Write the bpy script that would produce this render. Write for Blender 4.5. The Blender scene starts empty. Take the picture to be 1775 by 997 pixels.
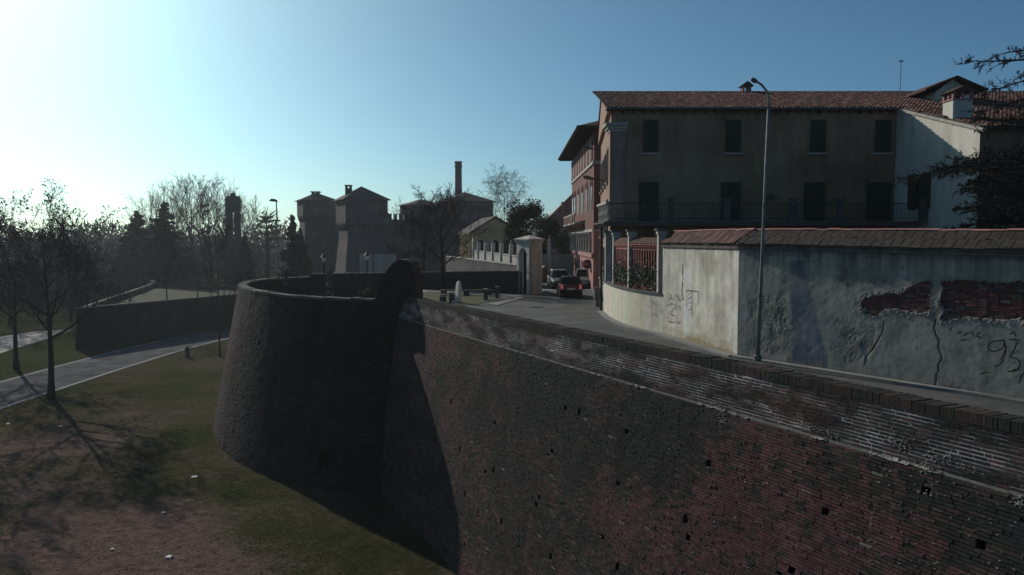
import bpy, math, random
from mathutils import Vector, Matrix, noise
from math import sin, cos, tan, pi, radians, sqrt, atan2, floor

R = random.Random(7)
scene = bpy.context.scene
COL = scene.collection

# ------------------------------------------------------------------ camera, sky, sun, exposure
CAM_Z = 4.0
FPX = 1380.0                                   # focal length in photo pixels (photo 1775 wide)
PITCH = math.atan((498.5 - 415.0) / FPX)
cam_d = bpy.data.cameras.new('camera')
cam_d.sensor_width = 36.0
cam_d.lens = FPX / 1775.0 * 36.0
cam_d.clip_start = 0.1
cam_d.clip_end = 4000
cam = bpy.data.objects.new('camera', cam_d)
COL.objects.link(cam)
cam.location = (0, 0, CAM_Z)
cam.rotation_euler = (pi / 2 - PITCH, 0, 0)
scene.camera = cam

SUN_AZ = radians(-36.8)      # measured from +y, negative = left
SUN_EL = radians(26.0)
world = bpy.data.worlds.new('World')
scene.world = world
world.use_nodes = True
wn = world.node_tree
bg = wn.nodes['Background']
sky = wn.nodes.new('ShaderNodeTexSky')
sky.sky_type = 'NISHITA'
sky.sun_disc = False
sky.sun_elevation = SUN_EL
sky.sun_rotation = SUN_AZ
sky.altitude = 100
sky.air_density = 0.6
sky.dust_density = 1.5
sky.ozone_density = 6.0
tint = wn.nodes.new('ShaderNodeMix')
tint.data_type = 'RGBA'
tint.blend_type = 'MULTIPLY'
tint.inputs[0].default_value = 1.0
tint.inputs[7].default_value = (0.76, 1.05, 0.91, 1)   # the phone's cool-green white balance
wn.links.new(sky.outputs[0], tint.inputs[6])
wn.links.new(tint.outputs[2], bg.inputs['Color'])
bg.inputs['Strength'].default_value = 0.080

sun_d = bpy.data.lights.new('sun', 'SUN')
sun_d.energy = 3.4
sun_d.angle = radians(0.5)
sun_d.color = (1.0, 0.95, 0.86)
sun = bpy.data.objects.new('sun', sun_d)
COL.objects.link(sun)
SUN_DIR = Vector((sin(SUN_AZ) * cos(SUN_EL), cos(SUN_AZ) * cos(SUN_EL), sin(SUN_EL)))
sun.rotation_euler = SUN_DIR.to_track_quat('Z', 'Y').to_euler()
sun.location = SUN_DIR * 100

scene.view_settings.view_transform = 'Standard'
scene.view_settings.look = 'None'
scene.view_settings.exposure = 0.0
scene.view_settings.gamma = 1.0
scene.view_settings.use_curve_mapping = False
scene.render.engine = 'CYCLES'
scene.cycles.max_bounces = 6
scene.cycles.volume_bounces = 0
scene.cycles.use_denoising = True

# ------------------------------------------------------------------ reading distances off the photograph
def ray(px, py):
    cx = (px - 887.5) / FPX
    cy = (498.5 - py) / FPX
    return Vector((cx, cos(PITCH) + cy * sin(PITCH), -sin(PITCH) + cy * cos(PITCH)))
def W(px, py, z):            # point on a level plane
    r = ray(px, py); t = (z - CAM_Z) / r.z
    return Vector((r.x * t, r.y * t, z))
def A(px, py, y):            # point at a depth
    r = ray(px, py); t = y / r.y
    return Vector((r.x * t, y, CAM_Z + r.z * t))
def proj(p):
    d = Vector(p) - Vector((0, 0, CAM_Z))
    f = d.y * cos(PITCH) - d.z * sin(PITCH)
    u = d.y * sin(PITCH) + d.z * cos(PITCH)
    if f <= 0.05: return None
    return (887.5 + FPX * d.x / f, 498.5 - FPX * u / f, f)

# ------------------------------------------------------------------ materials
MATS = {}
def mat(name, col, var=0.25, scale=2.0, rough=0.85, bump=0.15, bscale=25.0, attr=False, col2=None, metal=0.0, detail=6.0, spec=0.10, rnd=0.0, trans=0.0, alpha=None, emit=None, bdist=0.02):
    m = bpy.data.materials.new(name)
    m.use_nodes = True
    n = m.node_tree.nodes; L = m.node_tree.links
    b = n['Principled BSDF']
    b.inputs['Roughness'].default_value = rough
    b.inputs['Metallic'].default_value = metal
    b.inputs['Specular IOR Level'].default_value = spec
    geo = n.new('ShaderNodeNewGeometry')
    nz = n.new('ShaderNodeTexNoise')
    nz.inputs['Scale'].default_value = scale
    nz.inputs['Detail'].default_value = detail
    nz.inputs['Roughness'].default_value = 0.65
    L.new(geo.outputs['Position'], nz.inputs['Vector'])
    rp = n.new('ShaderNodeValToRGB')
    rp.color_ramp.elements[0].position = 0.3
    rp.color_ramp.elements[1].position = 0.7
    c = col
    c2 = col2 if col2 else tuple(x * (1 + var) for x in c)
    c1 = c if col2 else tuple(x * (1 - var) for x in c)
    rp.color_ramp.elements[0].color = (*c1, 1)
    rp.color_ramp.elements[1].color = (*c2, 1)
    L.new(nz.outputs['Fac'], rp.inputs['Fac'])
    out = rp.outputs['Color']
    if attr:
        at = n.new('ShaderNodeAttribute'); at.attribute_name = 'Col'
        mx = n.new('ShaderNodeMix'); mx.data_type = 'RGBA'; mx.blend_type = 'MULTIPLY'; mx.inputs[0].default_value = 1
        L.new(out, mx.inputs[6]); L.new(at.outputs['Color'], mx.inputs[7]); out = mx.outputs[2]
    if rnd:
        oi = n.new('ShaderNodeObjectInfo')
        mr = n.new('ShaderNodeMapRange'); mr.inputs[3].default_value = 1 - rnd; mr.inputs[4].default_value = 1 + rnd
        L.new(oi.outputs['Random'], mr.inputs[0])
        mx = n.new('ShaderNodeMix'); mx.data_type = 'RGBA'; mx.blend_type = 'MULTIPLY'; mx.inputs[0].default_value = 1
        L.new(out, mx.inputs[6]); L.new(mr.outputs[0], mx.inputs[7]); out = mx.outputs[2]
    L.new(out, b.inputs['Base Color'])
    if bump:
        n2 = n.new('ShaderNodeTexNoise'); n2.inputs['Scale'].default_value = bscale; n2.inputs['Detail'].default_value = 5
        L.new(geo.outputs['Position'], n2.inputs['Vector'])
        bp = n.new('ShaderNodeBump'); bp.inputs['Strength'].default_value = bump; bp.inputs['Distance'].default_value = bdist
        L.new(n2.outputs['Fac'], bp.inputs['Height']); L.new(bp.outputs['Normal'], b.inputs['Normal'])
    if emit:
        b.inputs['Emission Color'].default_value = (*emit[0], 1); b.inputs['Emission Strength'].default_value = emit[1]
    if trans:
        b.inputs['Transmission Weight'].default_value = trans
    MATS[name] = m
    return m

mat('brick', (1, 1, 1), 0.35, 9, 0.9, 0.5, 60, attr=True)
mat('brick_core', (1, 1, 1), 0.3, 7, 0.95, 0.5, 50, attr=True)
mat('plaster', (1, 1, 1), 0.14, 3.5, 0.9, 0.35, 45, attr=True)
mat('grass_soil', (1, 1, 1), 0.5, 2.2, 1.0, 0.7, 9, attr=True, detail=12, bdist=0.04, spec=0.0)
mat('grass_blade', (0.064, 0.073, 0.028), 0, 0.13, 0.9, 0, 5, col2=(0.12, 0.09, 0.05))
mat('lawn', (0.07, 0.075, 0.03), 0.3, 1.5, 1.0, 0.5, 20)
mat('dead_leaf', (0.20, 0.13, 0.095), 0.4, 3, 0.9, 0, 5)
mat('asphalt', (0.10, 0.098, 0.096), 0.22, 0.7, 0.85, 0.3, 90, detail=10)
mat('asphalt_low', (0.135, 0.132, 0.130), 0.35, 0.5, 1.0, 0.3, 60, detail=10, spec=0.0)
mat('asphalt_patch', (0.075, 0.075, 0.075), 0.25, 2, 0.85, 0.3, 90)
mat('paving', (0.22, 0.215, 0.20), 0.2, 1.2, 0.9, 0.3, 40)
mat('gravel', (0.30, 0.28, 0.25), 0.45, 0.9, 0.95, 0.6, 15, detail=10)
mat('road_paint', (0.5, 0.5, 0.48), 0.35, 4, 0.8, 0.1, 60)
mat('earth', (0.10, 0.085, 0.065), 0.3, 0.6, 1, 0.4, 8)
mat('stone_white', (0.62, 0.60, 0.56), 0.15, 5, 0.85, 0.3, 40)
mat('stone', (0.40, 0.375, 0.33), 0.25, 3, 0.9, 0.4, 30)
mat('gate_stone', (0.56, 0.53, 0.47), 0.2, 3, 0.9, 0.4, 30)
mat('stone_dark', (0.10, 0.095, 0.09), 0.3, 3, 0.9, 0.4, 30)
mat('coping', (0.12, 0.108, 0.098), 0.5, 3, 0.9, 0.4, 30)
mat('castle_brick', (0.105, 0.092, 0.092), 0.42, 0.5, 0.95, 0.5, 8, detail=10)
mat('castle_roof', (0.10, 0.085, 0.075), 0.25, 1, 0.95, 0.3, 10)
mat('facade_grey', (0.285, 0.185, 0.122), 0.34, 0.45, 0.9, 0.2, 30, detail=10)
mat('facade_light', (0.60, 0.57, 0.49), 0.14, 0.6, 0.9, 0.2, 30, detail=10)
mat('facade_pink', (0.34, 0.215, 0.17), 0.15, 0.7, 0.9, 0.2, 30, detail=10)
mat('facade_cream', (0.42, 0.40, 0.35), 0.15, 0.8, 0.9, 0.2, 30)
mat('facade_yellow', (0.50, 0.41, 0.24), 0.2, 1.0, 0.9, 0.2, 30)
mat('facade_red', (0.19, 0.092, 0.08), 0.2, 1.5, 0.9, 0.3, 20)
mat('facade_red_pale', (0.36, 0.20, 0.18), 0.15, 1.5, 0.9, 0.2, 20)
mat('house_far', (0.30, 0.28, 0.25), 0.2, 0.6, 0.9, 0.1, 20)
mat('tile', (0.34, 0.135, 0.10), 0.45, 2.5, 0.9, 0.3, 40, rnd=0.3, detail=8)
mat('tile_attr', (1, 1, 1), 0.3, 3, 0.9, 0.3, 40, attr=True)
mat('tile_dark', (0.10, 0.055, 0.045), 0.35, 3, 0.95, 0.3, 40)
mat('cap_tile', (0.105, 0.058, 0.050), 0.5, 2.5, 0.95, 0.4, 40, rnd=0.4)
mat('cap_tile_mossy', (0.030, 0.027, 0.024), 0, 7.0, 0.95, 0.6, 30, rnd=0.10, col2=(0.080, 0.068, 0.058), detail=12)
mat('ridge_tile', (0.40, 0.19, 0.165), 0.25, 3, 0.9, 0.3, 40, rnd=0.2)
mat('shutter', (0.028, 0.052, 0.038), 0.3, 4, 0.75, 0.1, 40)
mat('shutter_brown', (0.05, 0.035, 0.03), 0.3, 4, 0.75, 0.1, 40)
mat('wood_dark', (0.035, 0.028, 0.022), 0.3, 4, 0.85, 0.2, 30)
mat('glass_dark', (0.012, 0.014, 0.016), 0.2, 1, 0.08, 0, 5, spec=0.6)
mat('iron', (0.022, 0.022, 0.024), 0.3, 6, 0.55, 0.1, 50, metal=0.4)
mat('steel_pole', (0.22, 0.205, 0.18), 0.3, 2.5, 0.6, 0.1, 40, metal=0.1)
mat('zinc', (0.12, 0.115, 0.11), 0.25, 2, 0.6, 0.1, 20, metal=0.3)
mat('gate_red', (0.30, 0.105, 0.095), 0.25, 3, 0.75, 0.2, 40)
mat('bark', (0.042, 0.034, 0.03), 0.35, 3, 0.95, 0.6, 20)
mat('twig', (0.075, 0.056, 0.054), 0.3, 1, 0.95, 0, 20)
mat('brown_leaf', (0.060, 0.040, 0.032), 0.4, 2, 0.9, 0, 20)
mat('conifer', (0.020, 0.036, 0.026), 0.4, 1.2, 0.9, 0, 20)
mat('evergreen', (0.040, 0.058, 0.026), 0.4, 1.2, 0.8, 0, 20)
mat('needle', (0.022, 0.030, 0.024), 0.35, 2, 0.9, 0, 20)
mat('creeper', (0.07, 0.11, 0.05), 0.5, 5, 0.8, 0, 20)
mat('blossom', (0.55, 0.52, 0.46), 0.2, 5, 0.8, 0, 20)
mat('scrub', (0.040, 0.030, 0.030), 0.45, 0.25, 1.0, 0, 20)
mat('paint_red', (0.10, 0.010, 0.013), 0.08, 1, 0.3, 0, 5, spec=0.5)
mat('paint_silver', (0.22, 0.23, 0.24), 0.05, 1, 0.3, 0, 5, metal=0.3, spec=0.5)
mat('paint_dark', (0.06, 0.065, 0.07), 0.05, 1, 0.3, 0, 5, spec=0.5)
mat('rubber', (0.012, 0.012, 0.012), 0.2, 3, 0.8, 0, 5)
mat('rim_metal', (0.25, 0.25, 0.26), 0.2, 3, 0.4, 0, 5, metal=0.6)
mat('tail_lamp', (0.35, 0.01, 0.02), 0.1, 3, 0.2, 0, 5, spec=0.6)
mat('tail_lamp_lit', (0.6, 0.05, 0.06), 0.1, 3, 0.2, 0, 5, emit=((1.0, 0.3, 0.3), 0.16))
mat('head_lamp', (0.6, 0.62, 0.65), 0.1, 3, 0.1, 0, 5, spec=0.8)
mat('plate_white', (0.6, 0.6, 0.58), 0.05, 3, 0.5, 0, 5)
mat('sign_red', (0.30, 0.02, 0.03), 0.1, 3, 0.5, 0, 5)
mat('sign_white', (0.75, 0.74, 0.72), 0.05, 3, 0.5, 0, 5)
mat('paper', (0.7, 0.7, 0.68), 0.1, 9, 0.8, 0, 5)
mat('awning_green', (0.10, 0.24, 0.18), 0.15, 3, 0.8, 0, 5)
mat('globe', (0.75, 0.75, 0.73), 0.05, 3, 0.4, 0, 5)
mat('graffiti', (0.028, 0.028, 0.032), 0.4, 9, 0.8, 0, 5)
mat('box_grey', (0.17, 0.165, 0.155), 0.2, 3, 0.7, 0.1, 30)
mat('lawn_dark', (0.040, 0.046, 0.022), 0.4, 0.8, 1.0, 0.5, 6)
mat('scarp_dark', (0.026, 0.036, 0.022), 0.5, 0.6, 0.95, 0.5, 6, detail=10)
mat('concrete', (0.17, 0.165, 0.155), 0.25, 0.5, 0.9, 0.2, 10)

def streaks(name, amount, sx=1.6, sz=.22):           # rain streaks and damp stains of their own shape
    nt = MATS[name].node_tree; n, L = nt.nodes, nt.links; b = n['Principled BSDF']; src = b.inputs['Base Color'].links[0].from_socket
    g_ = n.new('ShaderNodeNewGeometry'); mp = n.new('ShaderNodeMapping'); mp.inputs['Scale'].default_value = (sx, sx, sz); L.new(g_.outputs['Position'], mp.inputs['Vector'])
    nz = n.new('ShaderNodeTexNoise'); nz.inputs['Scale'].default_value = 1.0; nz.inputs['Detail'].default_value = 8; nz.inputs['Roughness'].default_value = .7; L.new(mp.outputs[0], nz.inputs['Vector'])
    mr = n.new('ShaderNodeMapRange'); mr.inputs[1].default_value = .35; mr.inputs[2].default_value = .62; mr.inputs[3].default_value = 1 - amount; mr.inputs[4].default_value = 1.08; L.new(nz.outputs['Fac'], mr.inputs[0])
    mx = n.new('ShaderNodeMix'); mx.data_type = 'RGBA'; mx.blend_type = 'MULTIPLY'; mx.inputs[0].default_value = 1; L.new(src, mx.inputs[6]); L.new(mr.outputs[0], mx.inputs[7]); L.new(mx.outputs[2], b.inputs['Base Color'])
for nm, am in (('facade_grey', .26), ('facade_light', .22), ('facade_pink', .28), ('facade_cream', .3), ('facade_red', .3), ('plaster', .16), ('castle_brick', .15), ('brick', .25), ('scarp_dark', .3), ('gate_stone', .3)): streaks(nm, am)
streaks('asphalt', .28, .35, .35); streaks('asphalt_low', .3, .3, .3)
gb = MATS['grass_blade'].node_tree
tr = gb.nodes.new('ShaderNodeBsdfTranslucent'); tr.inputs['Color'].default_value = (0.09, 0.095, 0.04, 1)
ad = gb.nodes.new('ShaderNodeMixShader'); ad.inputs[0].default_value = 0.5
gb.links.new(gb.nodes['Principled BSDF'].outputs[0], ad.inputs[1]); gb.links.new(tr.outputs[0], ad.inputs[2]); gb.links.new(ad.outputs[0], gb.nodes['Material Output'].inputs['Surface'])

# ------------------------------------------------------------------ mesh builder
class MB:
    def __init__(s):
        s.v = []; s.f = []; s.c = []; s.cur = (1, 1, 1)
    def add(s, vs, fs, col=None):
        o = len(s.v); s.v.extend([tuple(p) for p in vs])
        c = col or s.cur
        for f in fs:
            s.f.append(tuple(i + o for i in f)); s.c.append(c)
    def quad(s, a, b, c, d, col=None): s.add([a, b, c, d], [(0, 1, 2, 3)], col)
    def tri(s, a, b, c, col=None): s.add([a, b, c], [(0, 1, 2)], col)
    def box(s, x0, x1, y0, y1, z0, z1, col=None):
        s.add([(x0, y0, z0), (x1, y0, z0), (x1, y1, z0), (x0, y1, z0), (x0, y0, z1), (x1, y0, z1), (x1, y1, z1), (x0, y1, z1)],
              [(0, 3, 2, 1), (4, 5, 6, 7), (0, 1, 5, 4), (1, 2, 6, 5), (2, 3, 7, 6), (3, 0, 4, 7)], col)
        return s
    def obox(s, o, u, v, w, col=None):        # corner + three edge vectors
        o, u, v, w = Vector(o), Vector(u), Vector(v), Vector(w)
        p = [o, o + u, o + u + v, o + v, o + w, o + u + w, o + u + v + w, o + v + w]
        fl = [(0, 3, 2, 1), (4, 5, 6, 7), (0, 1, 5, 4), (1, 2, 6, 5), (2, 3, 7, 6), (3, 0, 4, 7)]
        if u.cross(v).dot(w) < 0: fl = [tuple(reversed(f)) for f in fl]
        s.add(p, fl, col); return s
    def prism(s, poly, z0, z1, col=None):
        n = len(poly)
        a = sum(poly[i][0] * poly[(i + 1) % n][1] - poly[(i + 1) % n][0] * poly[i][1] for i in range(n))
        if a < 0: poly = poly[::-1]
        vs = [(p[0], p[1], z0) for p in poly] + [(p[0], p[1], z1) for p in poly]
        fs = [tuple(range(n - 1, -1, -1)), tuple(range(n, 2 * n))]
        fs += [(i, (i + 1) % n, (i + 1) % n + n, i + n) for i in range(n)]
        s.add(vs, fs, col); return s
    def sweep(s, poly, o, u, v, w, col=None):  # polygon in (u,v) pushed along w
        o, u, v, w = Vector(o), Vector(u), Vector(v), Vector(w)
        n = len(poly)
        a = [o + u * p[0] + v * p[1] for p in poly]
        area = sum(poly[i][0] * poly[(i + 1) % n][1] - poly[(i + 1) % n][0] * poly[i][1] for i in range(n))
        flip = (u.cross(v).dot(w) < 0) != (area < 0)
        vs = a + [p + w for p in a]
        fs = [tuple(range(n - 1, -1, -1)), tuple(range(n, 2 * n))] + [(i, (i + 1) % n, (i + 1) % n + n, i + n) for i in range(n)]
        if flip: fs = [tuple(reversed(f)) for f in fs]
        s.add(vs, fs, col); return s
    def tube(s, pts, rads, sides=6, cap=True, col=None):
        pts = [Vector(p) for p in pts]
        if not hasattr(rads, '__len__'): rads = [rads] * len(pts)
        vs = []; fs = []
        d0 = (pts[1] - pts[0]).normalized()
        ref = Vector((0, 0, 1)) if abs(d0.z) < 0.9 else Vector((1, 0, 0))
        for i, p in enumerate(pts):
            d = (pts[min(i + 1, len(pts) - 1)] - pts[max(i - 1, 0)])
            if d.length < 1e-9: d = d0
            d = d.normalized()
            a = d.cross(ref)
            if a.length < 1e-4: a = d.cross(Vector((0, 1, 0)))
            a.normalize(); b = d.cross(a)
            for k in range(sides):
                t = 2 * pi * k / sides
                vs.append(p + a * (cos(t) * rads[i]) + b * (sin(t) * rads[i]))
        for i in range(len(pts) - 1):
            for k in range(sides):
                k2 = (k + 1) % sides
                fs.append((i * sides + k, (i + 1) * sides + k, (i + 1) * sides + k2, i * sides + k2))
        if cap:
            fs.append(tuple(range(sides))); fs.append(tuple(reversed(range((len(pts) - 1) * sides, len(pts) * sides))))
        s.add(vs, fs, col); return s
    def lathe(s, c, prof, seg=16, col=None):
        c = Vector(c); vs = []; fs = []
        for (r, z) in prof:
            for k in range(seg):
                t = 2 * pi * k / seg
                vs.append(c + Vector((r * cos(t), r * sin(t), z)))
        m = len(prof)
        for i in range(m - 1):
            for k in range(seg):
                k2 = (k + 1) % seg
                fs.append((i * seg + k, i * seg + k2, (i + 1) * seg + k2, (i + 1) * seg + k))
        fs.append(tuple(reversed(range(seg)))); fs.append(tuple(range((m - 1) * seg, m * seg)))
        s.add(vs, fs, col); return s
    def build(s, name, material, parent=None, smooth=False, attr=False, loc=None):
        off = Vector((0, 0, 0))
        if parent is not None:
            p = parent
            while p is not None:
                off += p.location; p = p.parent
        if loc is not None: off = off + Vector(loc)
        me = bpy.data.meshes.new(name)
        if off.length > 0: vv = [(a - off.x, b - off.y, c - off.z) for a, b, c in s.v]
        else: vv = s.v
        me.from_pydata(vv, [], s.f)
        if attr:
            ca = me.attributes.new('Col', 'FLOAT_COLOR', 'FACE')
            flat = []
            for c in s.c: flat.extend((c[0], c[1], c[2], 1.0))
            ca.data.foreach_set('color', flat)
        if smooth:
            me.polygons.foreach_set('use_smooth', [True] * len(me.polygons))
        me.materials.append(MATS[material] if isinstance(material, str) else material)
        me.update()
        o = bpy.data.objects.new(name, me)
        COL.objects.link(o)
        if parent is not None: o.parent = parent
        if loc is not None: o.location = Vector(loc)
        return o

def tag(o, label=None, cat=None, group=None, kind=None):
    if label: o['label'] = label
    if cat: o['category'] = cat
    if group: o['group'] = group
    if kind: o['kind'] = kind
    return o
def thing(name, label, cat, loc=(0, 0, 0), group=None):
    o = bpy.data.objects.new(name, None)
    COL.objects.link(o)
    o.empty_display_size = 0.3
    o.location = Vector(loc)
    return tag(o, label, cat, group)
def copy_tree(o, parent=None):
    c = o.copy(); COL.objects.link(c)
    if parent is not None: c.parent = parent
    for ch in o.children: copy_tree(ch, c)
    return c
def place(o, loc, rz=0, sc=1.0, label=None):
    o.location = Vector(loc); o.rotation_euler = (0, 0, rz); o.scale = (sc, sc, sc) if not hasattr(sc, '__len__') else sc
    if label: o['label'] = label
    return o
def inst(name, me, parent, loc, M=None):      # a piece that shares mesh data
    o = bpy.data.objects.new(name, me)
    COL.objects.link(o)
    o.parent = parent
    if M is not None:
        o.matrix_local = Matrix.Translation(Vector(loc)) @ M
    else:
        o.location = loc
    return o
def fbm(x, y, z=0.0, o=4):
    v = 0; a = 0.5; f = 1.0
    for _ in range(o):
        v += a * noise.noise(Vector((x * f, y * f, z + f))); a *= 0.5; f *= 2.03
    return v
def lerp(a, b, t): return a + (b - a) * t
def mixc(a, b, t):
    t = max(0.0, min(1.0, t)); return tuple(a[i] + (b[i] - a[i]) * t for i in range(3))
def inpoly(x, y, P):
    c = False; n = len(P); j = n - 1
    for i in range(n):
        if (P[i][1] > y) != (P[j][1] > y) and x < (P[j][0] - P[i][0]) * (y - P[i][1]) / (P[j][1] - P[i][1]) + P[i][0]: c = not c
        j = i
    return c
def segd(x, y, a, b):
    dx, dy = b[0] - a[0], b[1] - a[1]; L = dx * dx + dy * dy
    t = max(0, min(1, ((x - a[0]) * dx + (y - a[1]) * dy) / L)) if L else 0
    return sqrt((x - a[0] - t * dx) ** 2 + (y - a[1] - t * dy) ** 2)
def polyd(x, y, P):
    return min(segd(x, y, P[i], P[i + 1]) for i in range(len(P) - 1))

# ------------------------------------------------------------------ ground, plateau, roads
GZ = -10.0
def gh(x, y):                                   # gentle swells, flat by the road
    k = max(0.0, min(1.0, (x + 40) / 8.0)) * max(0.0, min(1.0, (130 - y) / 20.0))
    return GZ + k * (0.22 * noise.noise(Vector((x * 0.12, y * 0.12, 3))) + 0.06 * noise.noise(Vector((x * 0.6, y * 0.6, 9))))
xs = [-900, -500, -300, -200, -140, -100, -80, -64, -52, -46] + [-42 + i * 0.5 for i in range(116)] + [18, 30, 60, 120, 300, 600, 900]
ys = [-300, -100, -40, -10, 5, 15] + [20 + i * 0.5 for i in range(130)] + [88, 96, 106, 120, 140, 180, 240, 320, 450, 650, 900]
m = MB()
m.v = [(x, y, gh(x, y)) for y in ys for x in xs]
nx = len(xs)
m.f = [(j * nx + i, j * nx + i + 1, (j + 1) * nx + i + 1, (j + 1) * nx + i) for j in range(len(ys) - 1) for i in range(nx - 1)]
m.c = [(1, 1, 1)] * len(m.f)
g = m.build('ground', 'grass_soil', smooth=True)
BROWN = [(W(x, y, GZ), r, w) for x, y, r, w in [(90, 760, 5, .9), (30, 800, 5, .8), (180, 720, 4, .5), (100, 860, 4, .7), (170, 920, 4, .9), (60, 960, 4, .8), (300, 930, 4, .9), (250, 985, 4, .9), (330, 880, 2.5, .6), (400, 985, 3, .6), (220, 770, 3, .5)]]
GREEN = [(W(x, y, GZ), r, w) for x, y, r, w in [(320, 660, 6, .8), (320, 760, 4, .9), (230, 700, 5, .4), (420, 850, 3, .9), (520, 920, 3, .9), (600, 960, 3, .8), (40, 735, 3, .5), (390, 930, 2, .6)]]
def brownness(x, y):
    t = .38 + .9 * fbm(x * .16, y * .16, 2) + .5 * fbm(x * .7, y * .7, 6)
    for (p, r, w) in BROWN: t += .5 * w * math.exp(-((x - p.x) ** 2 + (y - p.y) ** 2) / (r * r))
    for (p, r, w) in GREEN: t -= .5 * w * math.exp(-((x - p.x) ** 2 + (y - p.y) ** 2) / (r * r))
    if x < -50: t -= .35
    return max(0.0, min(1.0, t))
ca = g.data.attributes.new('Col', 'FLOAT_COLOR', 'POINT'); fl = []
for (x, y, z) in m.v: fl.extend((*mixc((0.044, 0.049, 0.021), (0.116, 0.080, 0.068), brownness(x, y)), 1))
ca.data.foreach_set('color', fl)
tag(g, 'rough winter grass and leaf litter on the moat floor', kind='structure')

def strip(name, left, right, z, material, label):
    mm = MB()
    for i in range(len(left) - 1):
        a, b, c, d = left[i], right[i], right[i + 1], left[i + 1]
        mm.quad((a[0], a[1], z), (b[0], b[1], z), (c[0], c[1], z), (d[0], d[1], z))
    o = mm.build(name, material)
    return tag(o, label, kind='structure')

# lower road: runs away from us beside the moat, then bends right
rc = [(-46.2, 20), (-46.3, 50), (-46.3, 75), (-46.0, 92), (-45.0, 106), (-42.2, 120), (-37.5, 132), (-28, 146), (-12, 158), (10, 166)]
def offs(path, d):
    out = []
    for i, p in enumerate(path):
        a = Vector(path[max(0, i - 1)]); b = Vector(path[min(len(path) - 1, i + 1)])
        t = (b - a).normalized(); nrm = Vector((t.y, -t.x))
        q = Vector(p) + nrm * d; out.append((q.x, q.y))
    return out
def dens(path, n=6):
    out = []
    P = [Vector(p) for p in path]
    for i in range(len(P) - 1):
        p0 = P[max(0, i - 1)]; p1 = P[i]; p2 = P[i + 1]; p3 = P[min(len(P) - 1, i + 2)]
        for k in range(n):
            t = k / n
            q = 0.5 * ((2 * p1) + (p2 - p0) * t + (2 * p0 - 5 * p1 + 4 * p2 - p3) * t * t + (3 * p1 - p0 - 3 * p2 + p3) * t ** 3)
            out.append(tuple(q))
    out.append(tuple(P[-1])); return out
rcd = dens(rc)
strip('road', offs(rcd, -4.3), offs(rcd, 4.3), GZ + 0.030, 'asphalt_low', 'grey asphalt road running along the moat at left')
strip('road_edge_line', offs(rcd, 3.82), offs(rcd, 3.96), GZ + 0.036, 'road_paint', 'white painted line along the near edge of the lower road')
strip('road_edge_line', offs(rcd, -3.96), offs(rcd, -3.82), GZ + 0.036, 'road_paint', 'white painted line along the far edge of the lower road')
gp = [W(-40, 628, GZ), W(20, 606, GZ), W(90, 586, GZ), W(128, 571, GZ), W(60, 575, GZ), W(0, 584, GZ), W(-60, 596, GZ)]
m = MB(); m.prism([(p.x, p.y) for p in gp], GZ - 0.1, GZ + 0.03)
tag(m.build('gravel_path', 'gravel'), 'pale gravel patch beyond the lower road at far left', kind='structure')

# ---- curtain wall line
Q0 = Vector((11.9, 6.0, 0))
D = Vector((-0.434, 0.901, 0)).normalized()
O = Vector((-D.y, D.x, 0)); O = Vector((-0.901, -0.434, 0)).normalized()
CT = 0.95; CB = -0.27; CK = 1.2 / 9.7
CLEN = 44.0
def coff(z): return 0.0 if z > CB else 0.03 + (CB - z) * CK
def cP(s, z, out=0.0): return Q0 + D * s + O * (coff(z) + out) + Vector((0, 0, z))
def on_curtain(px, py):
    r = ray(px, py); C = Vector((0, 0, CAM_Z))
    t = -((C - Q0).dot(O)) / r.dot(O)
    P = C + r * t
    if P.z < CB:
        t = (0.03 + CB * CK - CAM_Z * CK - (C - Q0).dot(O)) / (r.dot(O) + CK * r.z)
        P = C + r * t
    return ((P - Q0).dot(D), P.z)

# ---- bastion line
bpts = [(-5.4, 44.9), (-7.7, 44.9), (-9.6, 45.4), (-12.2, 46.8), (-14.8, 49.4), (-17.2, 52.8), (-19.2, 56.4), (-20.6, 60.0), (-21.4, 64.2), (-20.9, 68.6), (-18.6, 72.4)]
bpath = [Vector(p).to_3d() for p in dens(bpts, 10)]
bcum = [0.0]
for i in range(1, len(bpath)): bcum.append(bcum[-1] + (bpath[i] - bpath[i - 1]).length)
BLEN = bcum[-1]; BT = 0.66; BK = 2.0 / 10.6
def bframe(s):
    s = max(0.0, min(BLEN - 1e-4, s))
    lo = 0; hi = len(bcum) - 1
    while hi - lo > 1:
        mid = (lo + hi) // 2
        if bcum[mid] <= s: lo = mid
        else: hi = mid
    t = (s - bcum[lo]) / (bcum[hi] - bcum[lo])
    p = bpath[lo].lerp(bpath[hi], t)
    i0 = max(0, lo - 1); i1 = min(len(bpath) - 1, hi + 1)
    ta = (bpath[hi] - bpath[i0]).normalized(); tb = (bpath[i1] - bpath[lo]).normalized()
    T = ta.lerp(tb, t).normalized()
    return p, T, Vector((-T.y, T.x, 0)) * (1 if True else -1)
def bP(s, z, out=0.0):
    p, T, N = bframe(s)
    N = Vector((-T.y, T.x, 0))
    # outward is away from the bastion's middle
    if N.dot(p - Vector((-8, 60, 0))) < 0: N = -N
    return p + N * ((BT - z) * BK + out + (0.05 * fbm(s * .35, z * .35, 44) + .02 * noise.noise(Vector((s * 1.6, z * 1.6, 8))) if z < BT - .12 else 0)) + Vector((0, 0, z))

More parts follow.
